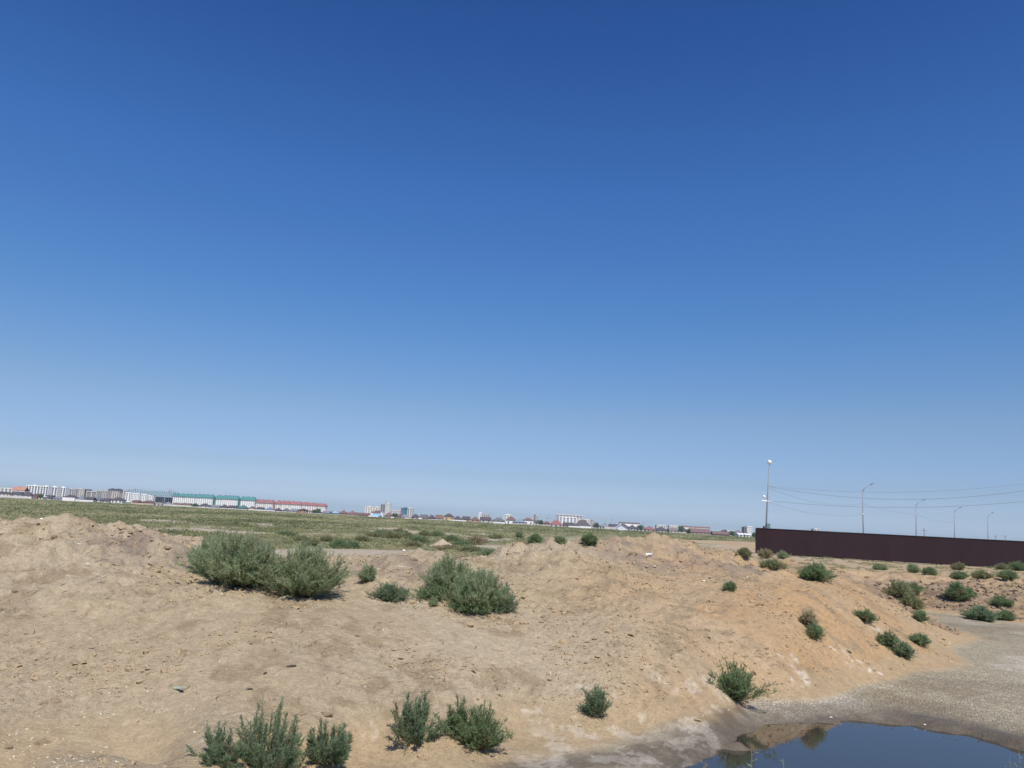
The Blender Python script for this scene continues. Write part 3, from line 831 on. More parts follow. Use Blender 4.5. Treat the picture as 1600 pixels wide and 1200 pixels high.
def apartment(px0, px1, ytop, d, label, strips=4, wall=WHITE, glass=(0.16, 0.16, 0.17), yaw=0.0, roof=None, roof_y=None, pier=0.5, dep=13.0, group=None, cap=True, bands=True, name='apartment_block'):
    """a block with piers standing proud of tall glazed bays, each bay a part"""
    xm, w, zg = site(px0, px1, d)
    pm = 0.5 * (px0 + px1)
    h = height_at(pm, ytop, d, zg)
    root = empty(name, (xm, d, zg - 0.3), math.radians(yaw))
    tag(root, label, 'building', group)
    hw = w / 2
    m = MB()
    m.box(-hw + 0.05, hw - 0.05, 0.9, dep, 0, h - 0.05)               # core
    n = strips
    pitch = w / n
    pw = pitch * pier
    edges = [-hw + i * pitch for i in range(n + 1)]
    for i, e in enumerate(edges):
        a = max(-hw, e - pw / 2); b = min(hw, e + pw / 2)
        m.box(a, b, 0.0, 1.0, 0.0, h - 1.0)
    m.box(-hw - 0.1, hw + 0.1, -0.15, 1.1, h - 1.2, h + 0.25)        # parapet beam
    m.box(-hw, hw, -0.05, 1.0, 0.0, 2.2)                             # plinth storey
    m.build('wall', paint(wall, 0.85, 0.08, 0.25), root)
    floors = max(3, int(h / 3.1))
    for i in range(n):
        a = edges[i] + pw / 2; b = edges[i + 1] - pw / 2
        g = MB().box(a, b, 0.62, 0.95, 2.2, h - 1.2).build('window', paint(glass, 0.35, 0.25, 0.5, 0.5), root)
        if bands:
            s = MB()
            for k in range(1, floors):
                z = 2.2 + (h - 3.4) * k / floors
                s.box(a, b, 0.40, 0.66, z - 0.28, z + 0.28)
            tag(s.build('spandrel', paint(tuple(0.80 * c for c in wall), 0.85, 0.1, 0.4), g), kind='stuff')
    if cap:
        for k in range(max(1, n // 3)):
            x = -hw + w * (k + 0.5) / max(1, n // 3)
            MB().box(x - 1.6, x + 1.6, 4.0, 8.0, h - 0.1, h + 1.3).build('stair_head', paint(wall, 0.85, 0.1, 0.3), root)
    if roof is not None:
        rh = height_at(pm, roof_y, d, zg) - h
        o = 0.9
        v = [(-hw - o, -o, h + 0.3), (hw + o, -o, h + 0.3), (hw + o, dep + o, h + 0.3), (-hw - o, dep + o, h + 0.3), (-hw + 1.5, dep * 0.38, h + rh), (hw - 1.5, dep * 0.38, h + rh),
             (hw - 1.5, dep * 0.62, h + rh), (-hw + 1.5, dep * 0.62, h + rh)]
        r = MB().poly(v, [(0, 3, 2, 1), (0, 1, 5, 4), (1, 2, 6, 5), (2, 3, 7, 6), (3, 0, 4, 7), (4, 5, 6, 7)])
        r.box(-hw - o, hw + o, -o - 0.05, dep + o, h - 0.25, h + 0.28)
        ro = r.build('roof', paint(roof, 0.6, 0.10, 0.15), root)
        for k in range(max(1, n // 2)):
            x = -hw + w * (k + 0.5) / max(1, n // 2)
            MB().box(x - 0.7, x + 0.7, dep * 0.3, dep * 0.3 + 1.6, h + rh * 0.5, h + rh + 0.7).build('dormer', paint(tuple(0.8 * c for c in roof), 0.6, 0.1, 0.3), ro)
    return root

def house(px0, px1, yt, ye, d, label, wall=CREAM, roof=DARKR, style='hip', yaw=0.0, dep=None, wins=2, group=None, name='house'):
    xm, w, zg = site(px0, px1, d)
    pm = 0.5 * (px0 + px1)
    he = max(1.2, height_at(pm, ye, d, zg)); ht = max(he + 0.5, height_at(pm, yt, d, zg))
    dep = dep or max(6.0, min(10.0, w * 0.7))
    root = empty(name, (xm, d, zg - 0.2), math.radians(yaw))
    tag(root, label, 'house', group)
    hw = w / 2 - 0.4
    m = MB().box(-hw, hw, 0, dep, 0, he)
    if style == 'gable':
        m.poly([(-hw, 0.02, he - .01), (hw, 0.02, he - .01), (0, 0.02, ht - 0.25), (-hw, 0.3, he - .01), (hw, 0.3, he - .01), (0, 0.3, ht - 0.25)], [(0, 1, 2), (4, 3, 5), (0, 2, 5, 3), (2, 1, 4, 5)])
    m.build('wall', paint(wall, 0.9, 0.10, 0.5), root)
    o = 0.45; t = 0.18
    if style == 'flat':
        MB().box(-hw - o, hw + o, -o, dep + o, he - 0.02, max(he + 0.5, ht)).build('roof', paint(roof, 0.7, 0.15, 0.4), root)
    else:
        e0, e1 = he - 0.12, ht
        if style == 'hip':
            rr = max(0.4, hw - dep * 0.5) if hw > dep * 0.5 else hw * 0.15
            top = [(-rr, dep / 2, e1), (rr, dep / 2, e1)]
            v = [(-hw - o, -o, e0), (hw + o, -o, e0), (hw + o, dep + o, e0), (-hw - o, dep + o, e0)] + top
            f = [(0, 1, 5, 4), (1, 2, 5), (2, 3, 4, 5), (3, 0, 4)]
        elif style == 'gable':           # ridge runs away from the viewer
            v = [(-hw - o, -o, e0), (hw + o, -o, e0), (hw + o, dep + o, e0), (-hw - o, dep + o, e0), (0, -o, e1), (0, dep + o, e1)]
            f = [(0, 4, 5, 3), (4, 1, 2, 5)]
        else:                             # ridge along the front
            v = [(-hw - o, -o, e0), (hw + o, -o, e0), (hw + o, dep + o, e0), (-hw - o, dep + o, e0), (-hw - o, dep / 2, e1), (hw + o, dep / 2, e1)]
            f = [(0, 1, 5, 4), (2, 3, 4, 5), (1, 2, 5), (3, 0, 4)]
        n = len(v)
        vv = v + [(x, y, z - t) for x, y, z in v]
        ff = list(f) + [tuple(i + n for i in q[::-1]) for q in f]
        ed = {}
        for q in f:
            for i in range(len(q)):
                ed[(q[i], q[(i + 1) % len(q)])] = 1
        for (a, b) in list(ed):
            if (b, a) not in ed: ff.append((b, a, a + n, b + n))
        ro = MB().poly(vv, ff).build('roof', paint(roof, 0.65, 0.18, 0.5), root)
        cx = hw * rnd.uniform(-0.5, 0.5)
        zc = e0 + (e1 - e0) * 0.55
        MB().box(cx - 0.3, cx + 0.3, dep * 0.36, dep * 0.36 + 0.6, zc, e1 + 0.45).build('chimney', paint((0.3, 0.25, 0.22), 0.9), ro)
    wh = min(1.5, he * 0.45); z0 = he * 0.30
    for i in range(wins):
        x = -hw + 2 * hw * (i + 0.5) / wins + rnd.uniform(-0.2, 0.2)
        wdw = MB().box(x - 0.6, x + 0.6, -0.05, 0.1, z0, z0 + wh).build('window', paint(GLASS, 0.3, 0.2, 1.0, 0.5), root)
        MB().box(x - 0.75, x + 0.75, -0.14, 0.08, z0 - 0.14, z0 - 0.003).build('sill', paint((0.6, 0.58, 0.54), 0.8), wdw)
    return root

def wall_run(px0, px1, ytop, d, label, colr=(0.62, 0.59, 0.53), group=None):
    xm, w, zg = site(px0, px1, d)
    h = max(0.9, height_at(0.5 * (px0 + px1), ytop, d, zg))
    root = empty('yard_wall', (xm, d, zg - 0.2)); tag(root, label, 'wall', group, 'thing')
    n = max(2, int(w / 3.0))
    seg = MB().box(-w / n / 2 + 0.13, w / n / 2 - 0.13, 0, 0.18, 0, h).mesh('panel')
    seg.materials.append(paint(colr, 0.9, 0.15, 0.6))
    post = MB().box(-0.127, 0.127, -0.06, 0.24, 0, h + 0.15).mesh('post')
    post.materials.append(paint(tuple(0.85 * c for c in colr), 0.9, 0.15, 0.6))
    for i in range(n):
        link('panel', seg, None, root, (-w / 2 + w * (i + 0.5) / n, 0, 0))
    for i in range(n + 1):
        link('post', post, None, root, (-w / 2 + w * i / n, 0, 0))
    return root

def unfinished(px0, px1, ytop, d, label, colr=DGREY, dep=12.0, bays=5, yaw=0.0):
    """bare concrete frame: slabs, columns and dark openings"""
    xm, w, zg = site(px0, px1, d)
    h = height_at(0.5 * (px0 + px1), ytop, d, zg)
    root = empty('unfinished_block', (xm, d, zg - 0.3), math.radians(yaw)); tag(root, label, 'building')
    hw = w / 2
    fl = max(3, int(h / 3.2))
    mt = paint(colr, 0.9, 0.15, 0.3)
    for k in range(fl + 1):
        z = h * k / fl
        MB().box(-hw, hw, 0, dep, z - 0.15, z + 0.15).build('floor_slab', mt, root)
    for i in range(bays + 1):
        x = -hw + 0.3 + (w - 0.6) * i / bays
        MB().box(x - 0.3, x + 0.3, 0.2, 0.8, 0, h + 0.9).build('column', paint(tuple(min(1, c * 1.7) for c in colr), 0.9), root)
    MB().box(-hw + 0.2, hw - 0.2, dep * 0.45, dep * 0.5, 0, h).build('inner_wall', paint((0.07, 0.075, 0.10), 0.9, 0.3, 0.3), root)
    return root

def roof_frame(px0, px1, ytop, ybot, d, label, colr):
    """bare roof trusses over unroofed blocks"""
    xm, w, zg = site(px0, px1, d)
    pm = 0.5 * (px0 + px1)
    h1 = height_at(pm, ytop, d, zg); h0 = height_at(pm, ybot, d, zg)
    root = empty('roof_frame', (xm, d, zg + h0)); tag(root, label, 'roof frame')
    mt = paint(colr, 0.7, 0.15, 0.5)
    n = max(6, int(w / 3.5)); H = h1 - h0
    tr = MB()
    tr.tube([(0, 0, 0), (0, 5, H), (0, 10, 0)], 0.28, 4); tr.tube([(0, 0, 0), (0, 10, 0)], 0.22, 4); tr.tube([(0, 5, 0), (0, 5, H)], 0.22, 4)
    me = tr.mesh('truss'); me.materials.append(mt)
    for i in range(n + 1):
        link('truss', me, None, root, (-w / 2 + w * i / n, 0, 0))
    for y, z in ((0.3, 0.1), (2.5, H / 2), (5, H), (7.5, H / 2)):
        MB().box(-w / 2, w / 2, y - 0.12, y + 0.12, z - 0.12, z + 0.12).build('purlin', mt, root)
    return root

def tree(px, ytop, wpx, d, label, mat='green'):
    x, w, zg = site(px - wpx / 2, px + wpx / 2, d)
    h = height_at(px, ytop, d, zg)
    root = empty('tree', (x, d, zg - 0.1)); tag(root, label, 'tree', 'dark trees between the far houses')
    tk = MB().tube([(0, 0, 0), (0.1, 0, h * 0.35), (0, 0.1, h * 0.75)], [0.22, 0.16, 0.06], 6)
    for k in range(4):
        a = k * 1.6 + px
        tk.tube([(0.05, 0, h * (0.25 + 0.1 * k)), (w * 0.3 * math.cos(a), w * 0.3 * math.sin(a), h * (0.5 + 0.1 * k))], [0.09, 0.03], 5)
    tk.build('trunk', m_twig, root)
    rng = np.random.default_rng(int(px))
    n = 700
    dr = unit(rng.normal(size=(n, 3)))
    rr = rng.uniform(0.35, 1.0, n)[:, None] * (1 + 0.25 * np.sin(dr[:, :1] * 5 + px) * np.cos(dr[:, 2:] * 4))
    pos = dr * rr * np.array([w * 0.5, w * 0.5, h * 0.40]) + np.array([0, 0, h * 0.6])
    pos[:, 2] = np.maximum(pos[:, 2], 0.2)
    me = leaves_mesh('crown', pos, unit(rng.normal(size=(n, 3))), rng.uniform(0.5, 0.9, n), rng.uniform(0.3, 0.5, n), rng.uniform(0, 0.7, n), rng)
    link('crown', me, LM[mat], root)
    return root

AP = 'pale apartment blocks at the far left'
apartment(0, 18, 762, 1150, 'low cream block at the left picture edge', 3, CREAM, group=None, cap=False, bands=True)
house(18, 38, 760, 765.5, 1000, 'cream house with an orange-red roof at the far left', CREAM, (0.46, 0.21, 0.14), 'side', dep=9)
apartment(39, 61, 758, 1250, 'leftmost tall white block with a square window grid', 5, WHITE, glass=(0.12, 0.12, 0.13), yaw=3, group=AP, pier=0.40)
apartment(62, 74, 759, 1250, 'tall white block with grey bays, second from the left', 3, WHITE, glass=(0.10, 0.10, 0.11), yaw=3, group=AP, pier=0.36)
apartment(74.5, 88, 760, 1262, 'tall white block with grey bays, third from the left', 3, WHITE, glass=(0.09, 0.09, 0.10), yaw=3, group=AP, pier=0.36)
apartment(88.5, 101, 761, 1275, 'tall white block with grey bays, fourth from the left', 3, WHITE, glass=(0.10, 0.10, 0.11), yaw=3, group=AP, pier=0.36)
apartment(101.5, 117, 763, 1290, 'greyer block with dark narrow bays right of the four white ones', 5, GREYW, glass=(0.10, 0.09, 0.095), yaw=8, group=AP, pier=0.45)
apartment(117.5, 130, 763, 1300, 'beige block with pale bays and a dark end wall', 4, (0.56, 0.53, 0.48), glass=(0.30, 0.27, 0.25), yaw=8, group=AP, pier=0.55)
apartment(130.5, 136, 764, 1305, 'narrow dark slab at the end of the beige block', 1, (0.20, 0.18, 0.18), glass=(0.06, 0.06, 0.065), group=AP, cap=False)
apartment(134, 150, 767, 1200, 'lower beige block with banded storeys', 2, (0.58, 0.55, 0.49), glass=(0.24, 0.22, 0.21), pier=0.2, group=AP, cap=False)
apartment(150.5, 167, 766, 1310, 'grey and beige block left of the one with a roof pavilion', 6, (0.52, 0.49, 0.45), glass=(0.10, 0.095, 0.10), group=AP, pier=0.5)
apartment(167.5, 185, 765, 1320, 'beige block with a dark hipped roof pavilion', 5, (0.58, 0.54, 0.48), glass=(0.15, 0.14, 0.14), roof=DARKR, roof_y=763, group=AP)
apartment(185.5, 194.5, 766, 1330, 'plain beige block next to the bright white gap-toothed blocks', 3, (0.57, 0.53, 0.47), group=AP, pier=0.6)
WB = 'bright white new blocks'
for a, b, y, nst, lab in ((195.5, 204, 769, 2, 'bright white new block, first of four beside the dark unfinished one'), (205.5, 217, 770, 5, 'bright white new block, second of four beside the dark unfinished one'),
                          (220, 228, 771.5, 3, 'bright white new block, third of four beside the dark unfinished one'), (231, 239, 774, 3, 'bright white new block, fourth of four beside the dark unfinished one')):
    apartment(a, b, y, 1250, lab, nst, (0.88, 0.88, 0.86), glass=(0.16, 0.17, 0.16), yaw=0, group=WB, pier=0.55, cap=False)
roof_frame(197, 274, 766.2, 773.5, 1262, 'grey-green bare roof trusses above the bright white blocks', (0.22, 0.32, 0.32))
unfinished(204, 240, 772.5, 1285, 'dark unfinished block standing behind the bright white ones', bays=9)
unfinished(239.5, 254, 776, 1150, 'dark unfinished concrete block, left half', bays=4)
unfinished(254.5, 267, 777, 1150, 'dark unfinished concrete block, right half', bays=3)
TB = 'white blocks under the long teal roof'
teal = [(267, 286, 776, 770.2, 'leftmost white block under the teal roof'), (286.5, 305, 777, 770.8, 'second white block under the teal roof'), (306, 332, 778.2, 771.6, 'third and widest white block under the teal roof'),
        (335, 346, 780, 773, 'fourth white block under the teal roof'), (346.5, 371, 780.5, 773.4, 'fifth white block under the teal roof'), (374, 397, 782, 775.2, 'last white block under the teal roof, beside the red roofs')]
for a, b, y, ry, lab in teal:
    apartment(a, b, y - 1.0, 1300, lab, max(3, int((b - a) / 3)), (0.85, 0.85, 0.82), glass=(0.45, 0.45, 0.43), yaw=3, roof=TEAL, roof_y=ry + 0.6, group=TB, pier=0.55, cap=False)
for a, b, y, lab in ((332, 335, 776, 'teal stair tower between the third and fourth teal-roofed blocks'), (371, 374, 778, 'teal stair tower between the fifth and last teal-roofed blocks')):
    apartment(a, b, y, 1297, lab, 1, TEAL, glass=(0.05, 0.12, 0.13), cap=False, pier=0.4, name='stair_tower')
RB = 'white blocks under the long red roof'
red = [(398, 413, 786, 779.2, 'first white block under the red roof, beside the teal ones'), (413.5, 426, 786.6, 780, 'second white block under the red roof'), (430, 437, 787.6, 781, 'narrow third block under the red roof'),
       (438, 452, 788, 781.4, 'fourth white block under the red roof'), (452.5, 470, 788.8, 782.4, 'fifth white block under the red roof'), (471, 482, 789.6, 783.4, 'sixth white block under the red roof'),
       (482.5, 494, 790.2, 784.2, 'seventh block under the red roof with pinkish bays'), (494.5, 508, 791.2, 785.6, 'last white block at the right end of the red roof')]
for i, (a, b, y, ry, lab) in enumerate(red):
    apartment(a, b, y - 1.0, 1340, lab, max(2, int((b - a) / 3)), (0.85, 0.82, 0.77), glass=(0.47, 0.44, 0.42) if i != 6 else PINK, yaw=-3, roof=REDR, roof_y=ry + 0.9, group=RB, pier=0.55, cap=False)
apartment(426.5, 429.5, 786, 1338, 'brick red stair tower between the second and third red-roofed blocks', 1, (0.36, 0.13, 0.10), glass=(0.45, 0.4, 0.38), cap=False, name='stair_tower')
# tower group
apartment(570, 594, 791.5, 1500, 'long cream slab left of the tall tower', 6, CREAM, glass=(0.33, 0.32, 0.31), pier=0.6, cap=True)
apartment(594, 601, 787.5, 1480, 'left side of the tallest pale tower, coloured dark for shade', 2, (0.32, 0.30, 0.29), glass=(0.08, 0.08, 0.09), cap=False)  # shaded side of the pale tower, shade put into its dark colours
apartment(601.2, 609, 786, 1480, 'tallest pale tower right of its dark-coloured side', 3, (0.64, 0.62, 0.59), glass=(0.45, 0.44, 0.43), pier=0.6)
apartment(609.5, 625, 797, 1480, 'low pale block right of the tall tower', 4, (0.58, 0.57, 0.54), glass=(0.40, 0.40, 0.40), cap=False)
apartment(626, 631, 793, 1000, 'left side of the teal glass block, coloured grey for shade', 1, (0.20, 0.21, 0.25), glass=(0.17, 0.19, 0.24), cap=False)  # shaded side of the teal block, its shade painted in as grey
apartment(631.2, 636, 792.5, 998, 'teal glass block standing alone right of the tall tower', 2, (0.10, 0.20, 0.25), glass=(0.03, 0.26, 0.36), pier=0.15, cap=False)
apartment(636.2, 643.5, 793, 1000, 'white and grey wing right of the teal glass block', 2, (0.62, 0.62, 0.61), glass=(0.22, 0.21, 0.21), cap=False)
apartment(642.5, 645, 795, 1020, 'thin white slab behind the teal glass block', 1, (0.78, 0.78, 0.77), glass=(0.7, 0.7, 0.69), cap=False)
# blocks beyond the houses on the right
apartment(748, 752, 801, 1500, 'thin white tower left of the long grey block', 1, WHITE, glass=(0.6, 0.6, 0.6), cap=True)
apartment(752, 765, 803, 1480, 'long grey block far behind the middle houses', 4, GREYW, glass=(0.25, 0.26, 0.28), cap=False)
apartment(776, 778, 803, 1500, 'thin pale tower far behind the maroon-roofed house', 1, (0.66, 0.65, 0.63), glass=(0.5, 0.5, 0.5), cap=False)
apartment(787, 800, 804, 1480, 'pale banded block behind the maroon-roofed house', 3, WHITE, glass=(0.38, 0.38, 0.37), pier=0.25, cap=True)
apartment(829, 832, 805, 1400, 'pale tower, left of a pair of thin ones', 1, (0.62, 0.58, 0.56), glass=(0.4, 0.36, 0.34), cap=False)
apartment(834, 837, 803.5, 1400, 'grey tower, left of the two thin ones', 1, (0.34, 0.33, 0.33), glass=(0.12, 0.12, 0.13), cap=False)
apartment(838.5, 842, 805, 1400, 'white and grey tower, right of the two thin ones', 1, (0.60, 0.59, 0.58), glass=(0.2, 0.2, 0.21), cap=False)
apartment(868.5, 910, 804, 1500, 'rear grey block of the white columned complex', 8, (0.62, 0.61, 0.60), glass=(0.30, 0.30, 0.30), pier=0.25, cap=True)
apartment(873, 901, 807.5, 1300, 'white columned block behind the red-roofed house', 5, (0.84, 0.84, 0.83), glass=(0.26, 0.28, 0.30), pier=0.42, cap=False)
apartment(901.5, 922, 811, 1300, 'cream wing at the right of the white columned block', 5, CREAM, glass=(0.42, 0.40, 0.38), pier=0.5, cap=False)
apartment(922.5, 928, 811, 1350, 'pinkish narrow block right of the columned complex', 2, (0.5, 0.44, 0.42), glass=(0.3, 0.27, 0.27), cap=False)
house(968, 1000, 816, 817.5, 1150, 'long white school with a thin red-brown roof', WHITE, BROWNR, 'side', wins=8, dep=10)
apartment(1026, 1040, 820, 1200, 'pale flat-topped block left of the long red-roofed building', 4, (0.66, 0.64, 0.60), glass=(0.42, 0.42, 0.41), cap=False)
apartment(1046, 1060, 821, 1200, 'cream flat-topped block beside the dark trees', 4, CREAM, glass=(0.42, 0.40, 0.36), cap=False)
house(1068, 1110, 822.3, 823.8, 1150, 'longest white building with a red roof, behind the heap', WHITE, (0.25, 0.12, 0.10), 'side', wins=9, dep=10)
apartment(1163, 1167, 823, 1150, 'left side of the white tower at the fence end, coloured dark for shade', 1, (0.22, 0.21, 0.22), glass=(0.09, 0.09, 0.10), cap=False)  # side of the white tower away from the sun, shade painted as dark walls
apartment(1167.2, 1175.5, 822, 1150, 'white tower at the fence end', 3, (0.76, 0.75, 0.72), glass=(0.55, 0.54, 0.51), cap=False)
apartment(1272, 1281, 826, 1300, 'lone pale tower showing above the fence', 2, (0.62, 0.60, 0.57), glass=(0.35, 0.34, 0.33), cap=True)
apartment(1392, 1401, 836, 1300, 'small pale building barely showing above the fence', 2, (0.66, 0.65, 0.63), glass=(0.5, 0.5, 0.5), cap=False)

